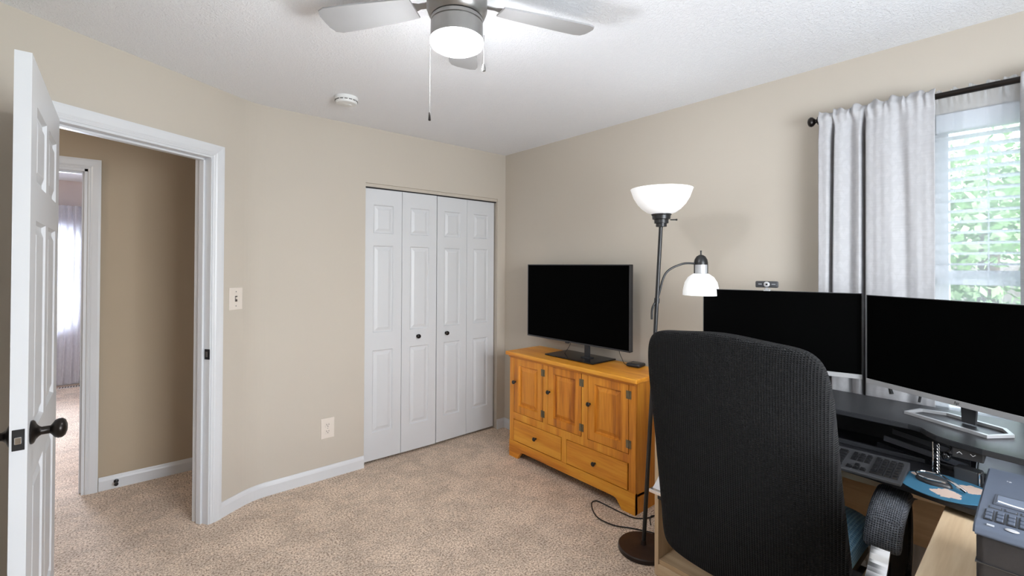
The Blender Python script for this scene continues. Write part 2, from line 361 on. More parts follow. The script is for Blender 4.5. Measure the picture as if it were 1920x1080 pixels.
def thing(name, label, cat, loc=(0, 0, 0), rz=0, group=None):
    o = bpy.data.objects.new(name, None); COL.objects.link(o); o.location = loc; o.rotation_euler = (0, 0, rz)
    o.empty_display_size = .05; o['label'] = label; o['category'] = cat
    if group: o['group'] = group
    return o
def tag(o, label, cat, group=None):
    o['label'] = label; o['category'] = cat
    if group: o['group'] = group
    return o
def plabel(o, l): o['label'] = l; return o
def empty_struct(name, loc=(0, 0, 0), rz=0, label=None, cat=None):
    o = bpy.data.objects.new(name, None); COL.objects.link(o); o.location = loc; o.rotation_euler = (0, 0, rz); o['kind'] = 'structure'
    if label: o['label'] = label; o['category'] = cat
    return o
def S(mb, name, m, label=None, cat=None, smooth=False):
    o = mb.build(name, m, smooth=smooth, kind='structure')
    if label: o['label'] = label; o['category'] = cat
    return o

# ------------------------------------------------------------------ setting
H = 2.44
BX = -2.0115; ANG = 0.5441; DX, DY = -cos(ANG), -sin(ANG)         # door wall direction (away from the bend)
NRM = Vector((-DY, DX, 0)); NRM = NRM if NRM.y < 0 else -NRM          # into the room
S(MB().box(-7, .25, -4.5, 5.2, -.1, 0), 'floor', M_CARPET, 'beige flecked cut-pile carpet covering bedroom, hall and far room', 'floor')
S(MB().box(-7, .25, -4.5, 5.2, H, H+.1), 'ceiling', M_CEIL, 'white stippled ceiling above the whole room', 'ceiling')

WY0, WY1, WZ0, WZ1 = -4.0, -2.865, .80, 2.10           # window opening in the right wall
b = MB()
b.box(0, .14, WY1, .80, 0, H); b.box(0, .14, -4.34, WY0, 0, H); b.box(0, .14, WY0, WY1, 0, WZ0); b.box(0, .14, WY0, WY1, WZ1, H)
S(b, 'wall_right', M_WALL, 'beige painted wall with the window, behind desk and TV cabinet', 'wall')
# rear wall; second window made up behind the camera to let in light
b = MB(); RW = (-2.3, -.9, .85, 2.05)
b.box(-4.04, RW[0], -4.34, -4.2, 0, H); b.box(RW[1], 0, -4.34, -4.2, 0, H); b.box(RW[0], RW[1], -4.34, -4.2, 0, RW[2]); b.box(RW[0], RW[1], -4.34, -4.2, RW[3], H)
S(b, 'wall_back', M_WALL)
S(MB().box(-4.04, -3.9, -4.2, -1.0, 0, H), 'wall_left', M_WALL)
# closet wall
CX0, CX1, CH = -1.304, -.088, 2.04
b = MB(); b.box(CX1, 0, 0, .11, 0, H); b.box(CX0, CX1, 0, .11, CH, H); b.box(CX0, CX1, .014, .11, 2.016, CH)
b.box(-1.93, CX0, 0, .11, 0, H)
S(b, 'wall_front', M_WALL, 'beige painted wall around the closet', 'wall')
# door wall, with the soft rounded bend
S0, S1, DH = .292, 1.03, 2.04                          # clear opening
def dw(s, off, z=0):                                    # point on door wall; off>0 = into room
    return Vector((BX+DX*s, DY*s, z))+NRM*off
b = MB()
def dbox(b, s0, s1, o0, o1, z0, z1, bev=0):
    X = Vector((DX, DY, 0)); Mx = Matrix(((X.x, NRM.x, 0, BX), (X.y, NRM.y, 0, 0), (0, 0, 1, 0), (0, 0, 0, 1)))
    b.box(s0, s1, o0, o1, z0, z1, bev, M=Mx)
dbox(b, .10, S0-.02, -.115, 0, 0, H); dbox(b, S1+.02, 2.3, -.115, 0, 0, H); dbox(b, S0-.02, S1+.02, -.115, 0, DH+.02, H)
# bend: quadratic curve from closet wall to door wall
p0 = Vector((-1.93, 0, 0)); p2 = dw(.10, 0); pm = Vector((BX, 0, 0)); curve = [(p0*(1-t)**2+pm*2*t*(1-t)+p2*t*t) for t in [i/8 for i in range(9)]]
outer = [dw(.10, -.115), Vector((-1.93, .11, 0))]
b.prism([(p.x, p.y) for p in curve+outer], 0, H)
bmesh.ops.recalc_face_normals(b.bm, faces=b.bm.faces[:])
S(b, 'wall_door', M_WALL, 'beige painted angled wall around the open doorway', 'wall')
# closet shell
b = MB(); b.box(-1.45, -1.40, .11, .72, 0, H); b.box(-1.40, 0, .66, .72, 0, H)
S(b, 'wall_closet', M_WALL)
# hall walls
HY = .74
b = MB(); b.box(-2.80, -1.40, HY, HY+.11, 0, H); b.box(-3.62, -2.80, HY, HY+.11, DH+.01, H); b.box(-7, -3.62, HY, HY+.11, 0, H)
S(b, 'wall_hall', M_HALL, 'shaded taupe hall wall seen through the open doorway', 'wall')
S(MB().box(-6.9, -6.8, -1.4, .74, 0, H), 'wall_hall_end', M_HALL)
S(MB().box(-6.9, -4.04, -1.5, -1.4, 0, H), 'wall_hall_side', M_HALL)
# far room
FX0, FX1, FZ0, FZ1, FY = -4.3, -2.95, .66, 2.02, 4.45
b = MB(); b.box(-5.6, FX0, FY, FY+.14, 0, H); b.box(FX1, -2.0, FY, FY+.14, 0, H); b.box(FX0, FX1, FY, FY+.14, 0, FZ0); b.box(FX0, FX1, FY, FY+.14, FZ1, H)
S(b, 'wall_far', M_FARWALL, 'pale lilac wall with a window in the room across the hall', 'wall')
S(MB().box(-2.1, -2.0, .85, 4.6, 0, H), 'wall_far_right', M_FARWALL); S(MB().box(-5.7, -5.6, .85, 4.6, 0, H), 'wall_far_left', M_FARWALL)

# baseboards
BBP = [(0, 0), (.013, 0), (.013, .060), (.010, .070), (.006, .078), (.004, .084), (0, .084)]
def baseboard(name, pts, side, label=None):
    """pts: floor polyline; profile offset to the left(+1)/right(-1) of travel"""
    pts = [Vector((p[0], p[1], 0)) for p in pts]; bm = bmesh.new(); rings = []
    for i, p in enumerate(pts):
        ds = []
        if i > 0: ds.append((pts[i]-pts[i-1]).normalized())
        if i < len(pts)-1: ds.append((pts[i+1]-pts[i]).normalized())
        nn = [Vector((-d.y, d.x, 0))*side for d in ds]
        m = sum(nn, Vector())/len(nn); m = m/(m.dot(nn[0]) if m.dot(nn[0]) else 1)
        m = m/ m.length * (1/max(.3, (m.normalized()).dot(nn[0])))
        rings.append([bm.verts.new(p+m*o+Vector((0, 0, z))) for o, z in BBP])
    for a, c in zip(rings, rings[1:]):
        for k in range(len(BBP)): bm.faces.new([a[k], a[(k+1) % len(BBP)], c[(k+1) % len(BBP)], c[k]])
    bm.faces.new(rings[0]); bm.faces.new(rings[-1][::-1]); bmesh.ops.recalc_face_normals(bm, faces=bm.faces[:])
    x = MB(); x.add(bm); return S(x, name, M_TRIM, label, 'baseboard' if label else None)
baseboard('baseboard_right', [(0, 0), (0, -4.2)], -1, 'white baseboard along the window wall')
baseboard('baseboard_front', [(CX1, 0), (0, 0)], -1, 'short white baseboard between closet and corner')
baseboard('baseboard_door', [(dw(S0-.07, 0).x, dw(S0-.07, 0).y)]+[(p.x, p.y) for p in curve[::-1]]+[(CX0-.002, 0)], -1, 'white baseboard bending from the door casing to the closet')
baseboard('baseboard_left', [(dw(2.2, 0).x, dw(2.2, 0).y), (dw(S1+.09, 0).x, dw(S1+.09, 0).y)], -1)
baseboard('baseboard_hall', [(-2.733, HY), (-1.45, HY)], -1, 'white baseboard of the hall wall with a black door stop')
baseboard('baseboard_far', [(-5.6, FY), (-2.1, FY)], -1)

# door casings and jambs
CASP = [(0, 0), (0, .008), (.010, .012), (.014, .010), (.022, .014), (.050, .018), (.062, .018), (.062, 0)]
def casing(name, Mx, s0, s1, h, label, parent=None):
    bm = bmesh.new(); rings = []
    for a, o in CASP:
        rings.append([bm.verts.new(Mx @ Vector(p)) for p in ((s0-a, o, 0), (s0-a, o, h+a), (s1+a, o, h+a), (s1+a, o, 0))])
    for i in range(len(CASP)):
        a, c = rings[i], rings[(i+1) % len(CASP)]
        for k in range(3): bm.faces.new([a[k], a[k+1], c[k+1], c[k]])
    bm.faces.new([r[0] for r in rings]); bm.faces.new([r[3] for r in rings]); bmesh.ops.recalc_face_normals(bm, faces=bm.faces[:])
    x = MB(); x.add(bm); return S(x, name, M_TRIM, label, 'door casing')
X = Vector((DX, DY, 0)); MDW = Matrix(((X.x, NRM.x, 0, BX), (X.y, NRM.y, 0, 0), (0, 0, 1, 0), (0, 0, 0, 1)))
casing('trim_1', MDW, S0-.008, S1+.008, DH+.012, 'white moulded casing around the open bedroom doorway')
b = MB()
dbox(b, S0-.02, S0, -.118, .003, 0, DH); dbox(b, S1, S1+.02, -.118, .003, 0, DH); dbox(b, S0-.02, S1+.02, -.118, .003, DH, DH+.02)
dbox(b, S0, S0+.012, -.075, -.040, 0, DH, .002); dbox(b, S1-.012, S1, -.075, -.040, 0, DH, .002); dbox(b, S0, S1, -.075, -.040, DH-.012, DH, .002)
jamb = S(b, 'trim_2', M_TRIM, 'white door jamb with a door stop strip and black strike plate', 'door jamb')
b = MB(); dbox(b, S0-.0005, S0+.0025, -.032, .006, .915, .972, .0012); sp_ = b.build('strike_plate', M_BLACK, jamb); plabel(sp_, 'black metal strike plate')
b = MB(); dbox(b, S0+.001, S0+.0035, -.024, -.010, .928, .958, .001); b.build('latch_hole', M_NICKEL, sp_)
MH = Matrix(((-1, 0, 0, -2.8), (0, -1, 0, HY), (0, 0, 1, 0), (0, 0, 0, 1)))
casing('trim_3', MH, .008-.01, .80, DH, 'white casing around the doorway to the far room')
b = MB(); b.box(-2.815, -2.80, HY-.003, HY+.113, 0, DH); b.box(-3.62, -3.605, HY-.003, HY+.113, 0, DH); b.box(-3.62, -2.80, HY-.003, HY+.113, DH-.015, DH+.01)
b.box(-2.827, -2.815, HY+.035, HY+.07, 0, DH-.015); b.box(-3.605, -2.827, HY+.035, HY+.07, DH-.027, DH-.015)
S(b, 'trim_4', M_TRIM)

# panelled door leaf face
def panel_face(mb, x0, x1, z0, z1, panels, y, sgn, rings=((0, 0), (.009, -.010), (.020, -.010), (.042, -.002))):
    xs = sorted({x0, x1}|{p[0] for p in panels}|{p[1] for p in panels}); zs = sorted({z0, z1}|{p[2] for p in panels}|{p[3] for p in panels})
    t = bmesh.new(); V = {}
    def v(x, z, d=0):
        k = (round(x, 5), round(z, 5), round(d, 5))
        if k not in V: V[k] = t.verts.new((x, y+sgn*d, z))
        return V[k]
    for i in range(len(xs)-1):
        for j in range(len(zs)-1):
            cx, cz = (xs[i]+xs[i+1])/2, (zs[j]+zs[j+1])/2
            if any(p[0] < cx < p[1] and p[2] < cz < p[3] for p in panels): continue
            t.faces.new([v(xs[i], zs[j]), v(xs[i+1], zs[j]), v(xs[i+1], zs[j+1]), v(xs[i], zs[j+1])])
    for p in panels:
        prev = None
        for (ins, d) in rings:
            r = [v(p[0]+ins, p[2]+ins, d), v(p[1]-ins, p[2]+ins, d), v(p[1]-ins, p[3]-ins, d), v(p[0]+ins, p[3]-ins, d)]
            if prev:
                for k in range(4): t.faces.new([prev[k], prev[(k+1) % 4], r[(k+1) % 4], r[k]])
            prev = r
        t.faces.new(prev)
    for f in t.faces:
        f.normal_update()
        if f.normal.y*sgn < 0: f.normal_flip()
    mb.add(t)
def panel_leaf(w_, h_, th, panels, **k):
    mb = MB(); panel_face(mb, 0, w_, 0, h_, panels, th/2, 1, **k); panel_face(mb, 0, w_, 0, h_, panels, -th/2, -1, **k)
    t = bmesh.new()
    q = [(0, 0), (w_, 0), (w_, h_), (0, h_)]
    A = [t.verts.new((x, -th/2, z)) for x, z in q]; B = [t.verts.new((x, th/2, z)) for x, z in q]
    for i in range(4): t.faces.new([A[i], A[(i+1) % 4], B[(i+1) % 4], B[i]])
    bmesh.ops.recalc_face_normals(t, faces=t.faces[:]); mb.add(t); return mb

# open bedroom door: leaf local x from hinge to latch edge
DW_, DT = .79, .035
door = empty_struct('door_1', (-2.8555, -.553, .012), radians(-90), 'white six-panel bedroom door standing open with black knob', 'door')
P6 = []
pw0, pw1, pw2, pw3 = .115, .36, .43, .675
for a, c in ((pw0, pw1), (pw2, pw3)):
    P6 += [(a, c, .24, .80), (a, c, .93, 1.56), (a, c, 1.67, 1.90)]
lf = panel_leaf(DW_, 2.022, DT, P6).build('leaf', M_DOOR, door)
KZ = .945
def knob(side):
    Mx = Matrix.Translation((DW_-.062, side*DT/2, KZ)) @ Matrix.Rotation(-side*pi/2, 4, 'X')
    prof = [(.0, 0), (.033, 0), (.034, .004), (.031, .008), (.021, .012), (.014, .018), (.0115, .022), (.0115, .040), (.016, .044), (.025, .050), (.0285, .058), (.028, .066), (.022, .073), (.010, .077), (0, .0775)]
    o = MB().lathe(prof, 28, M=Mx).build('knob', M_BRONZE, door, smooth=True); return plabel(o, 'dark bronze round door knob')
knob(1); knob(-1)
lp = MB().box(DW_-.0005, DW_+.0018, -.0125, .0125, KZ-.029, KZ+.029, .001).build('latch_plate', M_BLACK, door)
MB().box(DW_+.001, DW_+.010, -.007, .007, KZ-.010, KZ+.010, .002).build('latch_bolt', M_CHROME, lp)
for z in (.25, 1.05, 1.80): MB().lathe([(.006, 0), (.006, .09)], 10, (-.004, -DT/2-.004, z)).box(-.003, .0, -DT/2, DT/2, z, z+.09).build('hinge', M_BRONZE, door, smooth=True)

# bifold closet doors
def bifold(name, x0, fold, knob_leaf, label, ends):
    root = empty_struct(name, (0, 0, 0), 0, label, 'closet door')
    (xa, ya), (xb, yb), (xc, yc) = ends
    for i, ((ax, ay), (bx, by)) in enumerate((((xa, ya), (xb, yb)), ((xb, yb), (xc, yc)))):
        w_ = sqrt((bx-ax)**2+(by-ay)**2)-.003; a = math.atan2(by-ay, bx-ax)
        Ps = [(.068, w_-.068, .20, .80), (.068, w_-.068, .93, 1.57), (.068, w_-.068, 1.66, 1.87)]
        # the narrow leaves carry the same raised panels as the hall door
        leaf = panel_leaf(w_, 1.986, .030, Ps, rings=((0, 0), (.007, -.008), (.016, -.008), (.036, -.0015))).build('leaf', M_DOOR, root, loc=(ax+.0015*cos(a), ay, .020))
        leaf.rotation_euler = (0, 0, a)
        if i == knob_leaf:
            kx = w_/2+ (.015 if name == 'door_2' else -.03)
            kn = MB().lathe([(0, 0), (.011, 0), (.009, .006), (.008, .012), (.014, .018), (.017, .024), (.015, .030), (.008, .034), (0, .035)], 20, M=Matrix.Translation((kx-.03, -.015, .875)) @ Matrix.Rotation(pi/2, 4, 'X')).build('knob', M_BRONZE, leaf, smooth=True)
            plabel(kn, 'small dark round knob')
    return root
bifold('door_2', 0, 0, 1, 'left white folding closet door with a dark knob', ((-1.300, .045), (-1.005, .036), (-.703, .030)))
bifold('door_3', 0, 0, 0, 'right white folding closet door with a dark knob', ((-.697, .036), (-.398, .045), (-.100, .052)))
S(MB().box(CX0+.002, CX1-.002, .022, .066, 2.0075, 2.0158), 'trim_5', M_BLACK, 'dark metal closet door track under the opening head', 'door track')

# switch and outlet plates
def wall_plate(name, label, cat, c, rz):
    t = thing(name, label, cat, c, rz)
    return t
sw = thing('light_switch', 'ivory light switch plate between door casing and closet', 'light switch', tuple(dw(.130, 0, 1.243)), math.atan2(DY, DX)+pi)
MB().box(-.0445, .0445, -.006, 0, -.066, .066, .003).build('plate', M_PLATE, sw)
sg = MB().box(-.008, .008, -.0075, -.004, -.017, .017, .001).build('toggle_slot', M_NICKEL, sw)
MB().box(-.004, .004, -.017, -.004, -.003, .010, .0015).build('toggle', M_PLATE, sw)
for z in (-.042, .042): MB().lathe([(0, 0), (.0035, 0), (.003, .001), (0, .0012)], 12, M=Matrix.Translation((0, -.006, z)) @ Matrix.Rotation(pi/2, 4, 'X')).build('screw', M_NICKEL, sw)
ol = thing('power_outlet', 'ivory double power outlet low on the beige wall left of closet', 'power outlet', (-1.560, 0, .338), 0)
MB().box(-.0445, .0445, -.006, 0, -.068, .068, .003).build('plate', M_PLATE, ol)
for zc in (.022, -.022):
    so = MB().box(-.017, .017, -.0085, -.004, zc-.015, zc+.015, .003).build('socket', M_PLATE, ol)
    MB().box(-.0085, -.0055, -.0092, -.008, zc-.001, zc+.009).box(.0055, .0085, -.0092, -.008, zc+.000, zc+.008).box(-.0025, .0025, -.0092, -.008, zc-.010, zc-.005).build('slots', M_SLOT, so)
MB().lathe([(0, 0), (.003, 0), (0, .001)], 10, M=Matrix.Translation((0, -.006, 0)) @ Matrix.Rotation(pi/2, 4, 'X')).build('screw', M_NICKEL, ol)

# door stop
ds = thing('door_stop', 'small black door stop screwed to the hall baseboard', 'door stop', (-2.647, HY-.013, .045))
MB().lathe([(.013, 0), (.013, .003), (.005, .006), (.0045, .05)], 14, M=Matrix.Rotation(pi/2, 4, 'X')).build('spring', M_BLACK, ds, smooth=True)
MB().lathe([(.009, .05), (.011, .052), (.011, .062), (.007, .066)], 14, M=Matrix.Rotation(pi/2, 4, 'X')).build('bumper', M_BLACK, ds, smooth=True)

# unseen ceiling light, added to brighten the hall
hl = thing('added_hall_light', 'unseen round frosted ceiling light added to brighten the hall', 'ceiling light', (-4.1, -.05, H))
MB().lathe([(.13, 0), (.13, -.02), (.12, -.025)], 32).build('base', M_NICKEL, hl, smooth=True)
MB().lathe([(.125, -.02), (.115, -.06), (.08, -.09), (0, -.105)], 32).build('diffuser', M_GLASSW, hl, smooth=True)
lamp('added_hall_bulb', 'POINT', (0, 0, -.16), 17, .08, (1.0, .88, .74), parent=hl)
# smoke alarm
sm = thing('smoke_alarm', 'round white smoke alarm on the ceiling', 'smoke alarm', (-1.628, -.478, H))
MB().lathe([(.066, 0), (.068, -.006), (.067, -.018), (.063, -.020), (.062, -.030), (.055, -.038), (.030, -.041), (0, -.041)], 40).build('body', M_SMOKE, sm, smooth=True)
b = MB()
for k in range(16):
    a = 2*pi*k/16
    b.box(.0600, .0645, -.009, .009, -.0262, -.0222, M=Matrix.Rotation(a, 4, 'Z'))
b.build('vent_slots', M_SLOT, sm)
MB().lathe([(.014, -.040), (.014, -.0435), (0, -.044)], 20, (.02, 0, 0)).build('test_button', M_SMOKE, sm, smooth=True)

# ------------------------------------------------------------------ ceiling fan
FC = Vector((-1.768, -1.864, 0))
fan = thing('ceiling_fan', 'ceiling fan with a round glowing lamp, pull chains and pale blades', 'ceiling fan', (FC.x, FC.y, H))
MB().lathe([(.07, 0), (.075, -.02), (.07, -.04), (.06, -.045)], 40).build('canopy', M_NICKEL, fan, smooth=True)
MB().lathe([(.06, -.04), (.098, -.05), (.104, -.07), (.104, -.115), (.096, -.135), (.088, -.142)], 48).build('motor_housing', M_NICKEL, fan, smooth=True)
lk = MB().lathe([(.080, -.140), (.089, -.147), (.0895, -.158), (.086, -.160), (.0895, -.163), (.0900, -.216), (.086, -.218)], 48).build('light_kit', M_NICKEL, fan, smooth=True)
M_FANG = mat('glowing fan lamp glass', (.9, .9, .9), .3, emit=((.94, .97, 1.0), 9), var=(5, .005))
gl = MB().lathe([(.086, -.214), (.092, -.219), (.0925, -.228), (.088, -.238), (.072, -.247), (.045, -.253), (0, -.256)], 48).build('lamp_glass', M_FANG, fan, smooth=True)
plabel(gl, 'glowing white drum glass')
lamp('fan_bulb', 'POINT', (0, 0, -.30), 24, .09, (.92, .96, 1.0), parent=fan)
def blade(ang):
    b_ = MB(); bm = bmesh.new(); T, B = [], []
    outl = [(.16, -.045), (.22, -.052), (.38, -.062), (.49, -.064), (.515, -.055), (.525, -.03), (.526, 0), (.525, .03), (.515, .055), (.49, .064), (.40, .062), (.22, .052), (.16, .045)]
    Mx = Matrix.Rotation(ang, 4, 'Z') @ Matrix.Translation((0, 0, -.085)) @ Matrix.Rotation(radians(11), 4, 'X')
    b_.prism(outl, -.003, .003, M=Mx); bo = b_.build('blade', M_BLADE, fan)
    MB().prism([(.095, -.015), (.14, -.012), (.19, -.03), (.21, -.03), (.21, .03), (.19, .03), (.14, .012), (.095, .015)], .003, .006, M=Mx).build('blade_iron', M_NICKEL, bo)
base_a = radians(125)
for k in range(5): blade(base_a+2*pi*k/5)
def chain(x, y, z0, z1, bead, fob):
    r = .0012; b_ = MB(); z = z0
    b_.tube([(x, y, z0), (x, y, z1)], .0006, 5)
    while z > z1:
        b_.superell((x, y, z), (r, r, r), 1, 1, 6, 4); z -= bead
    c = b_.build('pull_chain', M_CHAIN, fan, smooth=True)
    if fob == 'bell': MB().lathe([(.001, 0), (.003, -.004), (.004, -.02), (.0045, -.03), (0, -.032)], 12, (x, y, z1)).build('pull_bell', M_BRONZE, c, smooth=True)
    else: MB().lathe([(.001, 0), (.004, -.006), (.0075, -.020), (.006, -.028), (0, -.031)], 14, (x, y, z1)).build('pull_fob', M_NICKEL, c, smooth=True)
lx = r2.x, r2.y
chain(-.0925*lx[0], -.0925*lx[1], -.20, -.465, .0046, 'bell')
chain(.0935*lx[0], .0935*lx[1], -.20, -.295, .0042, 'fob')

# ------------------------------------------------------------------ window, blind, curtains
win = empty_struct('window_1', (0, 0, 0), 0, 'white framed window with trees beyond, behind blind and sheer', 'window')
b = MB(); fx0, fx1 = .07, .125
b.box(fx0, fx1, WY0, WY0+.045, WZ0, WZ1); b.box(fx0, fx1, WY1-.045, WY1, WZ0, WZ1); b.box(fx0, fx1, WY0, WY1, WZ0, WZ0+.045); b.box(fx0, fx1, WY0, WY1, WZ1-.045, WZ1)
b.box(fx0+.01, fx1-.005, WY0, WY1, 1.395, 1.435)
b.build('frame', M_FRAMEW, win)
MB().box(.095, .099, WY0+.04, WY1-.04, WZ0+.04, 1.40).box(.105, .109, WY0+.04, WY1-.04, 1.43, WZ1-.04).build('pane', M_GLASS, win)
MB().box(-.018, .07, WY0-.02, WY1+.02, WZ0-.02, WZ0, .003).build('sill', M_TRIM, win)
for nm, (x0, x1, y0, y1, z0, z1) in (('window_2', (FX0, FX1, FY+.06, FY+.12, FZ0, FZ1)), ('added_window', (RW[0], RW[1], -4.32, -4.26, RW[2], RW[3]))):
    wn = empty_struct(nm, (0, 0, 0), 0, 'bright window of the room across the hall' if nm == 'window_2' else None, 'window')
    if nm == 'added_window' and 'category' in wn: del wn['category']  # the rear window is added, unseen, to admit extra light
    b = MB(); b.box(x0, x0+.045, y0, y1, z0, z1); b.box(x1-.045, x1, y0, y1, z0, z1); b.box(x0, x1, y0, y1, z0, z0+.045); b.box(x0, x1, y0, y1, z1-.045, z1); b.box(x0, x1, y0+.01, y1-.01, (z0+z1)/2-.02, (z0+z1)/2+.02)
    b.build('frame', M_FRAMEW, wn); MB().box(x0+.04, x1-.04, (y0+y1)/2-.002, (y0+y1)/2+.002, z0+.04, z1-.04).build('pane', M_GLASS, wn)

bl = thing('window_blind', 'white horizontal slat blind lowered halfway behind the sheer', 'window blind', (.035, (WY0+WY1)/2, WZ1))
M_SLAT = mat('white blind slat', srgb(226, 229, 232), .5, var=(5, .01))
BWd = (WY1-WY0)/2-.012
MB().box(-.028, .028, -BWd, BWd, -.078, -.002, .003).build('headrail', M_SLAT, bl)
b = MB(); z = -.105
while WZ1+z > 1.42:
    b.box(-.025, .025, -BWd, BWd, z-.0015, z+.0015, M=Matrix.Translation((0, 0, z)) @ Matrix.Rotation(radians(6), 4, 'Y') @ Matrix.Translation((0, 0, -z))); z -= .0445
b.build('slats', M_SLAT, bl)
MB().box(-.026, .026, -BWd, BWd, 1.375-WZ1, 1.400-WZ1, .004).build('bottom_rail', M_SLAT, bl)
for y in (.40, .0, -.40):
    for x in (-.026, .026): MB().tube([(x, y, -.04), (x, y, 1.38-WZ1)], .0012, 5).build('ladder_cord', M_SLAT, bl)
MB().tube([(-.033, .17, -.04), (-.033, .17, -.62)], .0014, 5).build('tilt_cord', M_SLAT, bl)

rod = thing('curtain_rod', 'dark bronze curtain rod with a turned finial above the window', 'curtain rod', (-.08, -2.475, 2.155))
MB().tube([(0, 0, 0), (0, -1.60, 0)], .0125, 16).build('pole', M_BRONZE, rod, smooth=True)
for sgn, y in ((1, 0), (-1, -1.60)):
    MB().lathe([(.0125, 0), (.0125, .002), (.019, .004), (.019, .010), (.010, .014), (.009, .020), (.016, .026), (.022, .032), (.024, .040), (.020, .048), (.012, .052), (0, .053)], 24, M=Matrix.Translation((0, y, 0)) @ Matrix.Rotation(-sgn*pi/2, 4, 'X')).build('finial', M_BRONZE, rod, smooth=True)
for y in (-.012, -.80, -1.585):
    MB().box(0, .08, y-.004, y+.004, -.018, -.008).box(.076, .08, y-.012, y+.012, -.045, .03, .001).tube([(.0, y, -.016), (-.015, y, -.012), (-.016, y, .004)], .003, 6).build('bracket', M_BRONZE, rod, smooth=True)

def curtain(name, label, cat, m, y0, y1, z0, z1, fold, x0=-.08, nu=150, nv=70, ruffle=.016, parent=None, widen=0):
    """y0 -> y1 across; fold(u,v) gives the offset towards the room (negative x)."""
    bm = bmesh.new(); lay = bm.loops.layers.uv.new('UVMap'); V = []
    rnd = random.Random(name+str(y0)); ph = [rnd.uniform(0, 6.28) for _ in range(6)]
    for j in range(nv+1):
        row = []
        vv = j/nv; z = z1+(z0-z1)*(vv**1.5)                 # dense rows at the header
        for i in range(nu+1):
            u = i/nu
            top = math.exp(-((z1-z)/.05)**2)
            pinch = math.exp(-((z-2.155)/.016)**2) if z1 > 2.1 and z0 < 2.1 else 0
            gather = .005*sin(u*95+ph[0])+.004*sin(u*61+ph[1]+z*9)
            f = fold(u, vv)*(1-top*.75); gather = gather*(.25 if 'sheer' in name and top < .2 else 1)
            x = x0-f-gather*(.10+1.1*top)-(.024*math.exp(-((z-2.155)/.024)**2) if z1 > 2.1 else 0)
            zz = z+ (ruffle*.45*(sin(u*37+ph[2])+.6*sin(u*83+ph[3])) if j == 0 else 0)+(ruffle*.2*sin(u*37+ph[2]) if j < 3 else 0)
            yy = y0+(y1-y0)*u+.006*sin(u*40+ph[4])*top + widen*(vv)*(.5-u)*2
            row.append(bm.verts.new((x, yy, zz)))
        V.append(row)
    for j in range(nv):
        for i in range(nu):
            f = bm.faces.new([V[j][i], V[j+1][i], V[j+1][i+1], V[j][i+1]])
            for l, (a, c) in zip(f.loops, ((i, j), (i, j+1), (i+1, j+1), (i+1, j))): l[lay].uv = (a/nu*abs(y1-y0)*1.5, V[c][a].co.z)
    x = MB(); x.bm.free(); x.bm = bm; o = x.build(name, m, smooth=180)
    if cat: tag(o, label, cat)
    return o
def gs(u, c, w_): return math.exp(-((u-c)/w_)**2)
def fold_left(u, v):
    k = min(1, v*6)
    drift = v*.02
    return .030*k*(1-1.9*gs(u, .135-drift*2.2, .016)-.9*gs(u, .30-drift, .05)-2.3*gs(u, .415, .015)-.55*gs(u, .70+v*.12, .055))+.004*sin(u*11+1)
lc = curtain('curtain', 'pale grey leaf-patterned curtain hanging left of the window', 'curtain', M_CURT, -2.475, -2.888, .12, 2.186, fold_left)
sl = lc.modifiers.new('t', 'SOLIDIFY'); sl.thickness = .0015
rc = curtain('curtain', 'strip of pale curtain at the right edge of the picture', 'curtain', M_CURT, -3.122, -3.70, .12, 2.186, lambda u, v: .028*sin(u*34)*min(1, v*6))
sl = rc.modifiers.new('t', 'SOLIDIFY'); sl.thickness = .0015
curtain('sheer_curtain', 'white sheer voile hanging over the window blind', 'sheer curtain', M_SHEER, -2.86, -3.16, .45, 2.175, lambda u, v: .005*sin(u*17+.6)*min(1, v*5)+.0015*sin(u*41), x0=-.055, nu=120, nv=50, ruffle=.012)

# far room: rod, curtains, stacked blind, register
fr = thing('curtain_rod', 'thin black curtain rod across the window of the far room', 'curtain rod', (-4.45, FY-.08, 2.10))
MB().tube([(0, 0, 0), (1.75, 0, 0)], .011, 10).build('pole', M_BRONZE, fr, smooth=True)
for x in (0.02, 1.73): MB().box(x-.005, x+.005, 0, .08, -.006, .006).build('bracket', M_BRONZE, fr)
for x in (-.0, 1.75): MB().superell((x, 0, 0), (.02, .02, .02), 1, 1, 12, 8).build('finial', M_BRONZE, fr, smooth=True)
fb = thing('window_blind', 'grey-lilac slat blind drawn up in the far room window', 'window blind', ((FX0+FX1)/2, FY-.01, 2.05))
M_SLAT2 = mat('lilac blind slat', srgb(190, 186, 196), .5)
MB().box(-.68, .68, -.03, .02, -.04, 0, .003).build('headrail', M_SLAT2, fb)
b = MB(); z = -.055
while z > -.26: b.box(-.67, .67, -.027, .018, z-.003, z, M=None); z -= .0135
b.build('slats', M_SLAT2, fb)
def far_curt(name, label, cat, m, x0, x1, z0, z1, yy, amp, flare=0):
    bm = bmesh.new(); lay = bm.loops.layers.uv.new('UVMap'); V = []
    for j in range(41):
        v = j/40; row = []
        for i in range(81):
            u = i/80; row.append(bm.verts.new((x0+(x1-x0)*u - flare*(v**2.5)*(1-u), yy-amp*sin(u*38+v*1.2)-.3*amp*sin(u*77), z1+(z0-z1)*v)))
        V.append(row)
    for j in range(40):
        for i in range(80):
            f = bm.faces.new([V[j][i], V[j+1][i], V[j+1][i+1], V[j][i+1]])
            for l, (a, c) in zip(f.loops, ((i, j), (i, j+1), (i+1, j+1), (i+1, j))): l[lay].uv = (a/80*abs(x1-x0)*2.4, V[c][a].co.z)
    x = MB(); x.bm.free(); x.bm = bm; return tag(x.build(name, m, smooth=180), label, cat)
far_curt('sheer_curtain', 'sheer voile across the bright window of the far room', 'sheer curtain', M_SHEER2, -4.2, -3.12, .70, 2.13, FY-.085, .012)
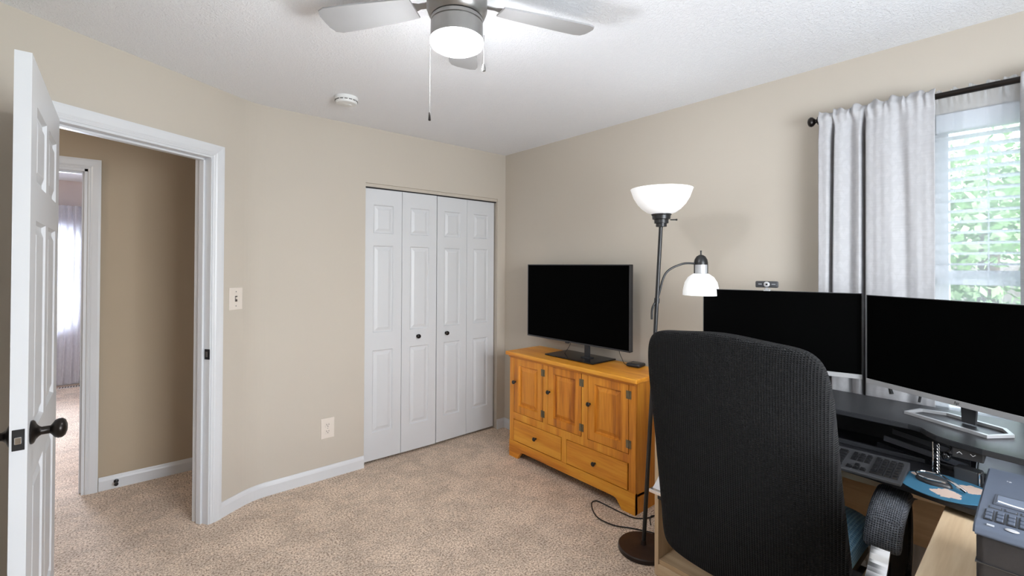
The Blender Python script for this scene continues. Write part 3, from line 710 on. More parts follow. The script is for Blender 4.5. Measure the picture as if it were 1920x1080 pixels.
far_curt('curtain', 'white leafy curtain beside the far room window', 'curtain', M_CURTF, -3.23, -2.86, .03, 2.13, FY-.12, .022, flare=.05)
rg = thing('floor_register', 'small floor vent under the far room window', 'floor vent', (-3.02, FY-.19, 0))
MB().box(-.15, .15, -.05, .05, 0, .006, .002).build('grille', M_PLATE, rg)
b = MB()
for k in range(12): b.box(-.135+k*.0235, -.125+k*.0235, -.035, .035, .005, .0075)
b.build('slots', M_SLOT, rg)

# ------------------------------------------------------------------ TV cabinet
CXF, CXB = -.36, -.02; CY0, CY1 = -1.628, -.500; CT = .795
cab = thing('tv_cabinet', 'honey coloured wooden cabinet with three doors and two drawers under the TV', 'cabinet', (CXF, CY1, 0))
def L_(y): return y-CY1                                   # world y -> local y
W_ = CY0-CY1
b = MB()
b.box(.02, -CXF+CXB, W_, W_+.018, .0, CT-.028); b.box(.02, -CXF+CXB, -.018, 0, .0, CT-.028)
b.box(.02, -CXF+CXB, W_, 0, .10, .115); b.box(-CXF+CXB-.008, -CXF+CXB, W_, 0, .05, CT-.028)
b.build('carcass', M_OAKV, cab)
# moulded feet flare of the side
doors = [(-.545, -.862), (-.908, -1.219), (-1.268, -1.582)]; DZ0, DZ1 = .340, .757
drw = [(-.545, -1.043), (-1.086, -1.577)]; RZ0, RZ1 = .124, .288
b = MB(); f0, f1 = 0, .020
b.box(f0, f1, -(.545-.5), 0, .0, CT-.028, .001)
b.box(f0, f1, L_(-1.582), W_, .0, CT-.028, .001)
b.box(f0, f1, L_(-1.582), L_(-.545), DZ1, CT-.028); b.box(f0, f1, L_(-1.582), L_(-.545), RZ1, DZ0)
b.box(f0, f1, L_(-.862), L_(-.908), DZ0, DZ1); b.box(f0, f1, L_(-1.219), L_(-1.268), DZ0, DZ1); b.box(f0, f1, L_(-1.043), L_(-1.086), RZ0, RZ1)
b.build('face_frame', M_OAKV, cab)
# dark board added behind the front; its colour stands for shade in the gaps
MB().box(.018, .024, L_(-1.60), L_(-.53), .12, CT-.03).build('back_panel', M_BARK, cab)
pts = [(L_(-.545), RZ0), (L_(-.545), .0)]
ap = [(0, RZ0), (0, 0), (-.095, 0), (-.105, .018), (-.118, .034), (-.135, .052), (-.160, .058)]
ap += [(W_+.160, .058), (W_+.135, .052), (W_+.118, .034), (W_+.105, .018), (W_+.095, 0), (W_, 0), (W_, RZ0)]
MB().prism(ap, -.004, f1+.001, 'x').build('apron', M_OAKH, cab)
MB().box(-.028, -CXF+CXB, W_-.024, .024, CT-.028, CT, .006, 3).build('top', M_OAKH, cab)
MB().prism([(-.012, CT-.040), (0, CT-.046), (.01, CT-.028), (-.014, CT-.028)], W_-.0, 0, 'y').build('top_moulding', M_OAKH, cab)
for (ya, yb) in doors:
    w_ = ya-yb-.008; h_ = DZ1-DZ0-.008
    mb = MB(); panel_face(mb, 0, w_, 0, h_, [(.052, w_-.052, .052, h_-.052)], 0, -1, rings=((0, 0), (.006, -.012), (.012, -.013), (.036, -.003)))
    t = bmesh.new(); q = [(0, 0), (w_, 0), (w_, h_), (0, h_)]
    A = [t.verts.new((x, 0, z)) for x, z in q]; B = [t.verts.new((x, .018, z)) for x, z in q]
    for i in range(4): t.faces.new([A[i], A[(i+1) % 4], B[(i+1) % 4], B[i]])
    t.faces.new(B); bmesh.ops.recalc_face_normals(t, faces=t.faces[:]); mb.add(t)
    for v in mb.bm.verts: v.co = Vector((v.co.y-.001, -v.co.x-.004+L_(ya), v.co.z+DZ0+.004))
    bmesh.ops.recalc_face_normals(mb.bm, faces=mb.bm.faces[:])
    d = mb.build('door', M_OAKP, cab)
    kn = MB().lathe([(0, 0), (.007, 0), (.006, .008), (.007, .013), (.0135, .018), (.0145, .023), (.011, .028), (0, .030)], 20, M=Matrix.Translation((-.001, L_(ya)-.020, .570)) @ Matrix.Rotation(-pi/2, 4, 'Y')).build('knob', M_BLACK, d, smooth=True)
    for hz in (.690, .400):
        b = MB(); yh = L_(yb)
        b.tube([(-.004, yh, hz-.024), (-.004, yh, hz+.024)], .0035, 8)
        b.box(-.0035, -.0005, yh+.003, yh+.019, hz-.024, hz+.024, .001); b.box(-.0035, -.0005, yh-.017, yh-.003, hz-.024, hz+.024, .001)
        plabel(b.build('hinge', mat('aged brass', (.20, .17, .11), .42, .8, var=(40, .2)) if 'aged brass' not in MATS else MATS['aged brass'], d), 'aged brass butterfly hinge')
for (ya, yb) in drw:
    d = MB().box(-.003, .018, L_(yb)+.004, L_(ya)-.004, RZ0+.004, RZ1-.004, .003).build('drawer', M_OAKH, cab)
    MB().lathe([(0, 0), (.007, 0), (.006, .008), (.007, .013), (.0135, .018), (.0145, .023), (.011, .028), (0, .030)], 20, M=Matrix.Translation((-.003, L_((ya+yb)/2), .207)) @ Matrix.Rotation(-pi/2, 4, 'Y')).build('knob', M_BLACK, d, smooth=True)

# ------------------------------------------------------------------ TV
tv = thing('television', 'black flat screen television on the wooden cabinet', 'television', (-.17, -.972, CT))
TW, TZ0, TZ1 = .482, .100, .663
MB().box(.004, .034, -TW, TW, TZ0, TZ1, .004).box(.03, .06, -.30, .30, TZ0+.04, TZ1-.12, .012).build('housing', M_DKPLAS, tv)
b = MB(); bw = .007
b.box(-.002, .008, -TW, TW, TZ1-bw, TZ1, .001); b.box(-.002, .008, -TW, TW, TZ0, TZ0+.010, .001); b.box(-.002, .008, -TW, -TW+bw, TZ0, TZ1, .001); b.box(-.002, .008, TW-bw, TW, TZ0, TZ1, .001)
plabel(b.build('bezel', mat('dark grey bezel', (.05, .05, .055), .35, .4), tv), 'thin dark grey bezel')
MB().box(.0005, .005, -TW+.006, TW-.006, TZ0+.009, TZ1-.006).build('screen', M_SCREEN, tv)
MB().box(-.003, .010, .045, .075, TZ0-.009, TZ0+.002, .002).build('sensor', M_DKPLAS, tv)
MB().box(.004, .026, -.138, -.100, .012, .16, .003).box(-.012, .040, -.158, -.080, .010, .018, .003).build('stand_neck', M_DKPLAS, tv)
M_PIANO = mat('glossy black stand', (.006, .006, .007), .08, var=(5, .02))
MB().box(-.105, .145, -.268, .182, 0.002, .012, .004).build('stand_base', M_PIANO, tv)
MB().tube([(.03, .065, TZ0), (.03, .062, .095), (.02, .045, .085), (.03, .075, .05), (.02, .10, .012), (.05, .12, .003), (.13, .13, .003)], .0022, 6, smooth=5).build('cable', M_BLACK, tv, smooth=True)
MB().tube([(.05, -.36, TZ0+.03), (.05, -.365, .08), (.06, -.378, .04), (.08, -.385, .004), (.13, -.39, .003)], .0022, 6, smooth=5).build('cable', M_BLACK, tv, smooth=True)
bx_ = thing('streaming_box', 'small rounded black box on the cabinet top beside the TV', 'media box', (-.085, -1.44, CT), radians(8))
MB().box(-.048, .048, -.048, .048, .002, .024, .010, 3).build('case', M_DKPLAS, bx_, smooth=True)
MB().lathe([(.030, .0236), (.031, .0246), (0, .0250)], 24).build('top_disc', M_PIANO, bx_, smooth=True)

# ------------------------------------------------------------------ floor lamp
LB = Vector((-.601, -1.843, 0)); LT = Vector((-.536, -1.899, 1.70))
fl = thing('floor_lamp', 'black floor lamp with a glowing bowl shade and a small side shade', 'floor lamp', tuple(LB))
TP = LT-LB
MB().lathe([(0, 0), (.124, 0), (.127, .003), (.127, .020), (.123, .025), (.03, .027), (.014, .030), (.012, .05), (0, .05)], 56).build('base', M_BASEBR, fl, smooth=True)
MB().tube([(0, 0, .03), tuple(TP*.6)], .0105, 14).tube([tuple(TP*.6), tuple(TP)], .0098, 14).tube([tuple(TP*.74), tuple(TP*.755)], .0135, 14).build('pole', M_BLACK, fl, smooth=True)
T0 = TP
MB().lathe([(.012, -.052), (.027, -.050), (.027, -.034), (.035, -.033), (.035, -.014), (.044, -.012), (.046, .006), (.05, .010), (.05, .014), (0, .014)], 32, tuple(T0)).build('socket_cup', M_BLACK, fl, smooth=True)
MB().tube([T0+Vector((.038, -.028, -.014)), T0+Vector((.058, -.046, -.014))], .003, 8).superell(tuple(T0+Vector((.061, -.049, -.014))), (.006, .006, .005), 1, 1, 10, 6).build('switch', M_BLACK, fl, smooth=True)
bowl = [(.046, .014), (.070, .022), (.095, .040), (.118, .065), (.138, .098), (.150, .132), (.154, .142), (.150, .142), (.146, .130), (.134, .099), (.114, .068), (.091, .044), (.067, .027), (.02, .018), (0, .018)]
bs = MB().lathe(bowl, 56, tuple(T0), cap=False).build('lamp_shade', M_GLASSW, fl, smooth=True); plabel(bs, 'glowing white glass bowl shade')
MB().superell(tuple(T0+Vector((0, 0, .062))), (.027, .027, .036), 1, 1, 16, 10).build('bulb', M_GLASSW, bs, smooth=True)
lamp('bowl_bulb', 'POINT', tuple(T0+Vector((0, 0, .125))), .9, .045, (.92, .96, 1.0), parent=fl)
SS = Vector((-.381, -2.031, 1.30))-LB                      # side shade, bottom centre
Aq = TP*(1.235/1.70)
MB().tube([Aq+Vector((-.018, .016, -.06)), Aq+Vector((-.016, .013, 0)), Aq+Vector((.004, -.006, .055)), Vector((.075, -.075, 1.41)), Vector((.135, -.128, 1.458)), Vector((.19, -.166, 1.462)), SS+Vector((-.02, .016, .158))], .0055, 10, smooth=8).build('arm', M_BLACK, fl, smooth=True)
sc = MB().lathe([(.034, .108), (.034, .165), (.031, .182), (.022, .198), (.010, .206), (.004, .207), (.0035, .222), (.005, .228), (0, .229)], 28, tuple(SS)).build('side_socket', M_BLACK, fl, smooth=True)
st = bmesh.new(); c_ = (-rt).to_2d()
vv0, vv1 = [], []
for k in range(13):
    a = radians(-95+k*9.5)+math.atan2(-fwd.y, -fwd.x)+radians(18)
    vv0.append(st.verts.new(SS+Vector((.0345*cos(a), .0345*sin(a), .112)))); vv1.append(st.verts.new(SS+Vector((.0345*cos(a), .0345*sin(a), .156))))
for k in range(12): st.faces.new([vv0[k], vv0[k+1], vv1[k+1], vv1[k]])
x = MB(); x.add(st); stk_ = x.build('sticker', M_PLUG, sc); plabel(stk_, 'silver rating label')
shp = [(.032, .112), (.040, .108), (.062, .092), (.078, .066), (.086, .030), (.088, 0), (.084, 0), (.082, .029), (.074, .063), (.058, .087), (.034, .100), (0, .102)]
ss_ = MB().lathe(shp, 48, tuple(SS), cap=False).build('side_shade', M_GLASSW, fl, smooth=True); plabel(ss_, 'small white glass dome shade')
lamp('side_bulb', 'POINT', tuple(SS+Vector((0, 0, .02))), 1.6, .035, (.92, .96, 1.0), parent=fl)
cp = [(-.50, -1.93), (-.52, -1.88), (-.437, -1.804), (-.489, -1.695), (-.542, -1.609), (-.545, -1.496), (-.46, -1.385), (-.405, -1.378), (-.40, -1.45), (-.40, -1.56), (-.385, -1.65), (-.30, -1.70), (-.15, -1.70), (-.03, -1.72)]
cp = [Vector((x_, y_, .005))-LB for x_, y_ in cp[2:]]
MB().tube([Vector((.09, .08, .006))]+cp, .0035, 7, smooth=8).tube([Vector((.22, .10, .005)), Vector((.30, .15, .005)), Vector((.34, .10, .005)), Vector((.26, .02, .005)), Vector((.40, -.03, .005)), Vector((.56, .04, .005))], .0032, 7, smooth=8).build('cord', M_BLACK, fl, smooth=True)

# ------------------------------------------------------------------ desk
desk = thing('desk', 'pale oak L-shaped desk under the monitors and printer', 'desk', (-.72, -1.98, 0))
dl = lambda x, y: (x+.72, y+1.98)
def dbx(nm, x0, x1, y0, y1, z0, z1, m, bev=.0015):
    return MB().box(x0+.72, x1+.72, y0+1.98, y1+1.98, z0, z1, bev).build(nm, m, desk)
dbx('desktop', -.70, -.14, -3.60, -1.985, .705, .73, M_DESKY)
dbx('end_panel', -.72, -.16, -2.000, -1.98, 0, .704, M_DESKZ)
dbx('pedestal_panel', -.69, -.16, -2.56, -2.54, .08, .704, M_DESKZ)
dbx('shelf', -.715, -.16, -2.56, -2.001, .055, .077, M_DESKY)
dbx('kick_board', -.722, -.704, -2.60, -2.001, 0, .055, M_DESKY)
dbx('shelf', -.66, -.16, -2.54, -2.001, .38, .40, M_DESKY)
dbx('back_panel', -.158, -.145, -2.54, -2.001, .08, .704, M_DESKY)
dbx('modesty_panel', -.20, -.18, -3.58, -2.561, .33, .704, M_DESKY)
dbx('return_top', -1.95, -.702, -3.60, -2.988, .705, .73, M_DESKX)
dbx('return_panel', -1.93, -1.91, -3.58, -3.10, 0, .704, M_DESKZ)
dbx('end_panel', -.69, -.16, -3.60, -3.582, 0, .704, M_DESKZ)
dbx('modesty_panel', -1.90, -.70, -3.58, -3.56, .33, .704, M_DESKX)

# sit-stand converter
cv = thing('desk_converter', 'black two-tier standing desk converter on the oak desk', 'desk riser', (-.45, -2.65, .73))
cl = lambda x, y: (x+.45, y+2.65)
RT = .900
outl = [(-.215, -2.03), (-.215, -3.32), (-.60, -3.32), (-.655, -3.27), (-.690, -3.18), (-.672, -3.06), (-.645, -2.985), (-.625, -2.952), (-.595, -2.925), (-.562, -2.905), (-.552, -2.87), (-.550, -2.75), (-.548, -2.65), (-.550, -2.50), (-.556, -2.43), (-.575, -2.405), (-.61, -2.38), (-.64, -2.34), (-.67, -2.25), (-.685, -2.16), (-.655, -2.08), (-.60, -2.03)]
MB().prism([cl(*p) for p in outl], RT-.73-.018, RT-.73, bev=.002).build('monitor_shelf', M_LAMINATE, cv)
tr = [(-.50, -2.16), (-.50, -3.30), (-.74, -3.30), (-.812, -3.22), (-.822, -3.08), (-.800, -2.98), (-.780, -2.90), (-.765, -2.80), (-.757, -2.70), (-.757, -2.55), (-.775, -2.42), (-.81, -2.30), (-.80, -2.20), (-.75, -2.16)]
tray_o = MB().prism([cl(*p) for p in tr], .018, .035, bev=.0015).build('keyboard_tray', M_TRAYM, cv)
MB().box(*sorted((-.515+.45, -.500+.45)), -3.28+2.65, -2.17+2.65, .036, .050, .001).build('tray_lip', M_LAMINATE, cv)
MB().box(-.60+.45, -.16+.45, -3.58+2.65, -2.10+2.65, .001, .014, .002).build('base_frame', M_LAMINATE, cv)
MB().box(-.262+.45, -.250+.45, -3.02+2.65, -2.10+2.65, .015, .151, .001).build('back_panel', M_DKPLAS, cv)
for y0 in (-2.16, -3.03):
    for (xa, za, xb, zb) in ((-.46, .022, -.29, .142), (-.55, .040, -.36, .146)):
        a = MB().tube([(xa+.45, y0+2.65, za), (xb+.45, y0+2.65, zb)], .01, 4, flat=(.028, .012, (0, 0, 1)))
        a.build('lift_arm', M_PIANO, cv)
M_ARMG = mat('glossy grey bar', (.10, .10, .11), .22, .6)
for (z_, xo, w0) in ((.112, -.47, 0), (.088, -.50, .02), (.058, -.50, .04)):
    MB().tube([(xo+.45, -2.815+2.65+w0, z_), (xo-.02+.45, -3.02+2.65, z_-.028)], .01, 4, flat=(.018, .008, (0, 0, 1))).build('cross_bar', M_ARMG if z_ > .06 else M_PIANO, cv)
cb = MB().box(-.640+.45, -.560+.45, -3.062+2.65, -2.990+2.65, .118, .150, .003).build('control_box', M_DKPLAS, cv); plabel(cb, 'black control box with up and down arrows')
for (yc, sg_) in ((-3.008, 1), (-3.038, -1)):
    pz = .136
    MB().tube([(-.6405+.45, yc+.006+2.65, pz-.003*sg_), (-.6405+.45, yc+2.65, pz+.003*sg_), (-.6405+.45, yc-.006+2.65, pz-.003*sg_)], .0009, 5).build('arrow', M_PAPERW, cb)
ln_ = MB()
ln_.tube([(-.633+.45, -2.945+2.65, .150), (-.636+.45, -2.946+2.65, .10), (-.634+.45, -2.944+2.65, .045)], .0016, 6)
for k in range(9): ln_.tube([( -.630+.45+.004*cos(t_), -2.958+2.65+.0035*cos(t_), .140-k*.0105+.006*sin(t_)) for t_ in [i*pi/4 for i in range(8)]], .0011, 5, closed=True)
tag(ln_.build('key_chain', M_CHROME, smooth=True), 'dark chain hanging from the black riser edge', 'chain').location = (-.45, -2.65, .73)
hk = thing('clip_hook', 'black clip hook under the riser beside the arrow box', 'hook', (-.617, -2.975, .838))
MB().superell((0, 0, 0), (.012, .012, .014), 1, 1, 16, 10).build('ball', M_PIANO, hk, smooth=True)
MB().tube([(0, 0, .012), (0, -.012, .03), (0, 0, .043)], .003, 7, smooth=5).build('hook', M_BLACK, hk, smooth=True)
pb = thing('desk_box', 'small dark box with a silver edge beside the mouse pad', 'box', (-.585, -3.022, .7655), radians(-12))
MB().box(-.022, .022, -.032, .028, 0, .042, .004).build('case', M_GREYPLAS, pb)
MB().box(-.024, -.006, -.036, -.0315, .001, .043, .002).build('trim', M_CHROME, pb)

# keyboard
kb = thing('keyboard', 'black full-size keyboard on the converter tray', 'keyboard', (-.722, -2.672, .7655), radians(1.5))
kw, kd = .218, .088
bm_k = MB()
bm_k.prism([(-kd, .001), (kd, .001), (kd, .026), (kd-.012, .026), (-kd+.006, .010), (-kd, .008)], -kw, kw, 'y', bev=.001)
bm_k.build('case', M_GREYPLAS, kb)
keym = None; rows = 6; cnt = 0
def keymesh(wy, wx):
    b_ = MB(); b_.prism([(-wy/2, -wx/2), (wy/2, -wx/2), (wy/2, wx/2), (-wy/2, wx/2)], 0, .001); b_.bm.free(); b_.bm = bmesh.new()
    t = bmesh.new(); A = [t.verts.new((sx*wx/2, sy*wy/2, 0)) for sx, sy in ((-1, -1), (1, -1), (1, 1), (-1, 1))]; B = [t.verts.new((sx*(wx/2-.0025), sy*(wy/2-.0025), .006)) for sx, sy in ((-1, -1), (1, -1), (1, 1), (-1, 1))]
    t.faces.new(A[::-1]); t.faces.new(B)
    for i in range(4): t.faces.new([A[i], A[(i+1) % 4], B[(i+1) % 4], B[i]])
    b_.add(t); return b_
M_KEY = mat('black key cap', (.012, .012, .013), .25)
kk = {}
slope = (.026-.010)/(2*kd-.018)
def key(y, row, wy):
    global cnt
    x = -kd+.028+row*.0215; z = .0105+slope*(x+kd-.006)
    k = round(wy, 4)
    if k not in kk:
        o = keymesh(wy, .0172).build('key', M_KEY, kb); kk[k] = o
    else:
        o = kk[k].copy(); COL.objects.link(o); o.parent = kb
    o.location = (x, y, z); o.rotation_euler = (0, -math.atan(slope), 0); cnt += 1
p = .0190
for row in range(6):
    for c in range(4):                                   # number pad (right-hand end)
        y = -kw+.018+(3-c)*p
        if row in (0,) and c == 1: continue
        if row == 0 and c == 0: key(y-p/2, 0, 2*p-.0035); continue
        key(y, row, p-.0035)
    for c in range(3):                                   # navigation cluster
        if row == 1 and c != 1: continue
        if row == 2: continue
        key(-kw+.018+4.35*p+(2-c)*p, row, p-.0035)
    n_ = 10
    if row == 0:
        for (yy, ww) in ((7.9, 1.2), (9.2, 1.2), (13.1, 6.4), (17.0, 1.2)): key(-kw+.018+yy*p, 0, ww*p-.0035)
    else:
        key(-kw+.018+8.2*p, row, 1.6*p-.0035)
        for c in range(11): key(-kw+.018+(9.6+c)*p, row, p-.0035)

# mouse pad and mouse
mp_ = MB().lathe([(0, 0), (.108, 0), (.110, .001), (.110, .003), (.108, .0035), (0, .0035)], 64).build('mouse_pad', M_PAD, smooth=True); mp_.location = (-.703, -2.980, .7655)
tag(mp_, 'round blue mouse pad with pale flower pictures', 'mouse pad')
ms = thing('mouse', 'black rounded mouse with a silver rim on the blue round pad', 'mouse', (-.690, -2.955, .7695), radians(-112))
def mshape(k, zc):
    def f(q):
        x_, y_, z_ = q
        t_ = max(0, x_-.01)/.05
        return Vector((x_, y_*(1-.62*min(1, t_)), max(z_, -.0001)))
    return f
MB().superell((0, 0, .0), (.047, .034, .016), .8, .9, 40, 20, fn=mshape(0, 0)).build('body', M_DKPLAS, ms, smooth=True)
MB().tube([(.046*cos(a)*(1), .034*sin(a)*(1-.55*max(0, cos(a))), .0165) for a in [i*pi/14 for i in range(3, 26)]], .0022, 8, smooth=2).tube([(.028, .016, .016), (.05, .006, .016), (.070, -.002, .011), (.083, -.004, .006)], .0042, 8, smooth=4).build('rim', M_CHROME, ms, smooth=True)
MB().superell((-.004, 0, .012), (.038, .028, .0075), 1, 1, 32, 12).build('top_shell', M_GREYPLAS, ms, smooth=True)

# ------------------------------------------------------------------ monitors
def text_mesh(txt, size, m, parent, loc, rot, name='lettering', shear=0):
    cu = bpy.data.curves.new('t', 'FONT'); cu.body = txt; cu.size = size; cu.align_x = 'CENTER'; cu.align_y = 'CENTER'; cu.extrude = .0003; cu.shear = shear
    o = bpy.data.objects.new('t', cu); COL.objects.link(o); bpy.context.view_layer.update()
    me = bpy.data.meshes.new_from_object(o.evaluated_get(bpy.context.evaluated_depsgraph_get())); bpy.data.objects.remove(o)
    me.materials.append(m); q = bpy.data.objects.new(name, me); COL.objects.link(q); q.parent = parent; q.location = loc; q.rotation_euler = rot; return q
def monitor(label, a, c, ztop, zb, stand=True):
    """a,c: plan ends of the screen (left, right seen from the seat)"""
    a = Vector((*a, 0)); c = Vector((*c, 0)); mid = (a+c)/2; d = (c-a); w_ = d.length; rz = math.atan2(d.y, d.x)
    t = thing('monitor', label, 'monitor', (mid.x, mid.y, RT), rz)                 # local +x to the right, -y towards the seat
    z0, z1 = zb-RT, ztop-RT
    MB().box(-w_/2, w_/2, 0, .012, z0, z1, .002).box(-w_*.33, w_*.33, .010, .036, z0+.02, z1-.10, .012).build('housing', M_SILVER, t)
    MB().box(-w_/2+.003, w_/2-.003, -.0015, .001, z0+.020, z1-.003).build('screen', M_SCREEN, t)
    bz = MB().box(-w_/2, w_/2, -.004, .004, z0, z0+.0195, .001).build('chin', M_SILVER, t); plabel(bz, 'silver lower bezel with logo')
    MB().box(-w_/2, w_/2, -.0025, .0, z1-.003, z1).box(-w_/2, -w_/2+.0028, -.0025, 0, z0+.02, z1).box(w_/2-.0028, w_/2, -.0025, 0, z0+.02, z1).build('edge_trim', M_DKPLAS, t)
    lg = text_mesh('hp', .016, M_DKPLAS, bz, (0, -.0045, z0+.0105), (pi/2, 0, 0), 'logo', shear=.3)
    plabel(lg, 'small dark logo letters')
    # neck and open loop foot
    MB().prism([(-.026, z0+.05), (.026, z0+.05), (.020, .004), (-.020, .004)], .012, .020, 'y', M=Matrix.Translation((.012, .02, 0))).build('stand_neck', M_GREYPLAS, t)
    lp_ = [(-.085, .075, .005), (.085, .075, .005), (.150, .0, .005), (.120, -.085, .005), (-.120, -.085, .005), (-.150, .0, .005)]
    lp_ = [(x_, y_+.035-.01, z_) for x_, y_, z_ in [(-.09+.012, .045, .006), (.09, .045, .006), (.135, .0, .006), (.125, -.085, .006), (-.125, -.085, .006), (-.135, 0, .006)]]
    MB().tube(lp_, .006, 4, closed=True, flat=(.010, .014, (0, 0, 1))).build('stand_foot', M_SILVER, t)
    return t
m1 = monitor('left silver-edged monitor with a webcam on top', (-.405, -2.056), (-.232, -2.672), 1.335, .968)
m2 = monitor('right silver-edged monitor in front of the window', (-.262, -2.694), (-.574, -3.270), 1.331, .963)
# webcam
wb = thing('webcam', 'small black webcam clipped on top of the left monitor', 'webcam', (-.3215, -2.325, 1.337), m1.rotation_euler.z)
MB().box(-.047, .047, -.020, .004, .012, .042, .005, 3).build('body', M_GREYPLAS, wb, smooth=True)
ln2 = MB().lathe([(0, 0), (.0125, 0), (.0125, .004), (.0105, .005), (0, .003)], 24, M=Matrix.Translation((0, -.020, .0275)) @ Matrix.Rotation(pi/2, 4, 'X')).build('lens', M_SILVER, wb, smooth=True)
MB().lathe([(0, 0), (.006, 0), (0, .001)], 16, M=Matrix.Translation((0, -.0235, .0275)) @ Matrix.Rotation(pi/2, 4, 'X')).build('lens_glass', M_PIANO, ln2)
MB().box(-.035, -.020, -.0206, -.0198, .027, .0295).box(.020, .036, -.0206, -.0198, .027, .0295).build('marking', M_WHITEMARK, wb)
MB().box(-.005, .005, -.012, -.002, .002, .013).box(-.014, .014, -.016, .02, -.004, .004, .0015).box(-.014, .014, .014, .020, -.030, .0, .0015).build('clip', M_SILVER, wb)
# cables behind the monitors
cbl = MB().tube([(-.16, -2.742, 1.00), (-.165, -2.748, .965), (-.175, -2.758, .93)], .0025, 6, smooth=4).tube([(-.165, -2.748, .955), (-.178, -2.760, .915)], [.005, .008], 8)
tag(cbl.build('power_cable', M_BLACK, smooth=True), 'black cable with plug hanging behind the right monitor', 'cable')
cb2 = MB().tube([(-.12, -2.86, 1.02), (-.16, -2.855, .96), (-.195, -2.850, .905)], .0045, 8)
tag(cb2.build('power_cable', M_BLACK, smooth=True), 'black cable slanting behind the monitor near the window edge', 'cable')

# ------------------------------------------------------------------ printer
pr = thing('printer', 'dark grey all-in-one printer with keypad on the desk return', 'printer', (-1.20, -3.10, .73))
# local: x forward is away from camera; front faces -x ; y from 0 to -.42
b = MB()
b.box(-.190, .20, -.42, .0, .005, .210, .012, 3)
b.build('body', M_PRBODY, pr, smooth=True)
MB().box(-.1925, -.17, -.42, .001, .150, .1520).box(-.1925, -.17, -.34, -.05, .018, .085, .003).build('paper_door', M_DKPLAS, pr)
b = MB()
prof = [(-.197, .204), (-.194, .213), (-.185, .219), (-.16, .222), (.16, .232), (.165, .228), (.165, .204)]
b.prism(prof, .004, -.424, 'y', bev=.003)
b.build('top_panel', M_PRTOP, pr, smooth=True)
def tz(x): return .222+(x+.16)*(.010/.32)
b = MB(); b.box(-.068, -.004, -.13, -.016, tz(-.03)-.002, tz(-.03)+.0012, .001); dsp = b.build('display_frame', mat('dark display frame', srgb(66, 70, 80), .3), pr)
MB().box(-.060, -.012, -.125, -.021, tz(-.03), tz(-.03)+.0018).build('display', mat('grey display', srgb(104, 112, 126), .12), dsp)
MB().tube([(-.050, -.023, tz(-.05)+.002), (-.057, -.05, tz(-.05)+.002), (-.058, -.09, tz(-.05)+.002), (-.052, -.12, tz(-.05)+.002)], .0022, 6, smooth=5).build('display_glint', M_PAPERW, dsp)  # painted reflection: white arc stands in for light on the display
for k in range(3):
    bt = MB().box(-.090, -.076, -.030-k*.022, -.011-k*.022, tz(-.085)-.001, tz(-.085)+.0006).build('button_well', M_GREYPLAS, pr)
    MB().box(-.087, -.079, -.028-k*.022, -.013-k*.022, tz(-.085)-.001, tz(-.085)+.0016, .0007).build('button', M_PRTOP, bt)
kp0 = None
for i in range(4):
    MB().box(-.155, -.100, -.0205-i*.0155, -.0075-i*.0155, tz(-.11)-.001, tz(-.11)+.0007).build('key_column', M_DKPLAS, pr)
    for j in range(3):
        if kp0 is None:
            kp0 = MB().box(-.0068, .0068, -.0048, .0048, 0, .0024, .001).build('key', M_PRTOP, pr); o = kp0
        else: o = kp0.copy(); COL.objects.link(o); o.parent = pr
        o.location = (-.1455+j*.018, -.014-i*.0155, tz(-.12)+.0006)
MB().lathe([(0, 0), (.0055, 0), (.0065, .001), (.0055, .002), (0, .0018)], 20, M=Matrix.Translation((-.172, -.047, tz(-.17)-.001)) @ Matrix.Diagonal((1.0, 1.5, 1, 1))).build('button', M_SILVER, pr, smooth=True)
text_mesh('hp', .008, M_WHITEMARK, pr, (.09, -.033, tz(.09)+.0002), (0, 0, -pi/2), 'marking')
MB().box(-.178, -.172, -.024, -.014, tz(-.17)-.001, tz(-.17)+.0006).build('marking', M_WHITEMARK, pr)

# ------------------------------------------------------------------ office chair
ch = thing('office_chair', 'high-back office chair in a dark knit cover with blue seat', 'office chair', (-.80, -2.515, 0))
def backf(p):
    x, y, z = p; v = z/.425                                    # -1 .. 1
    w_ = 1.0 if v > -.2 else 1.0
    y2 = y*(1-.015*v+.05*max(0, -v-.3)) - .062*(1-v)/2 + .022                       # slight lean
    y2 += y*.02*math.sin(v*2)
    thick = 1-.18*max(0, v)**2
    x2 = x*thick - .055*(v+1)/2 + .028*(y/.3)**2                  # reclined, wrapped towards the sitter
    top = max(0, v-.75)/.25
    z2 = z+ top*(.006*math.cos(y*16)-.008*(y < 0)*(-y/.3))
    return Vector((x2, y2, z2))
MB().superell((-.245, .026, .800), (.058, .300, .415), (.13, .27), .55, 96, 56, fn=backf).build('backrest', M_KNIT, ch, smooth=180, uv=lambda c, ax: (c.y, c.z) if ax != 2 else (c.y, c.x))
def seatf(p): return Vector((p.x, p.y, p.z+.012*(1-(p.y/.26)**2)-(.02*max(0, p.x/.25)**2)))
st_ = MB().superell((.06, 0, .492), (.265, .262, .050), .4, .35, 72, 24, fn=seatf).build('seat', M_BLUE, ch, smooth=180, uv=boxuv); plabel(st_, 'bright blue waffle-textured seat cushion')
MB().box(-.17, .29, -.24, .24, .37, .425, .02).build('seat_shell', M_DKPLAS, ch)
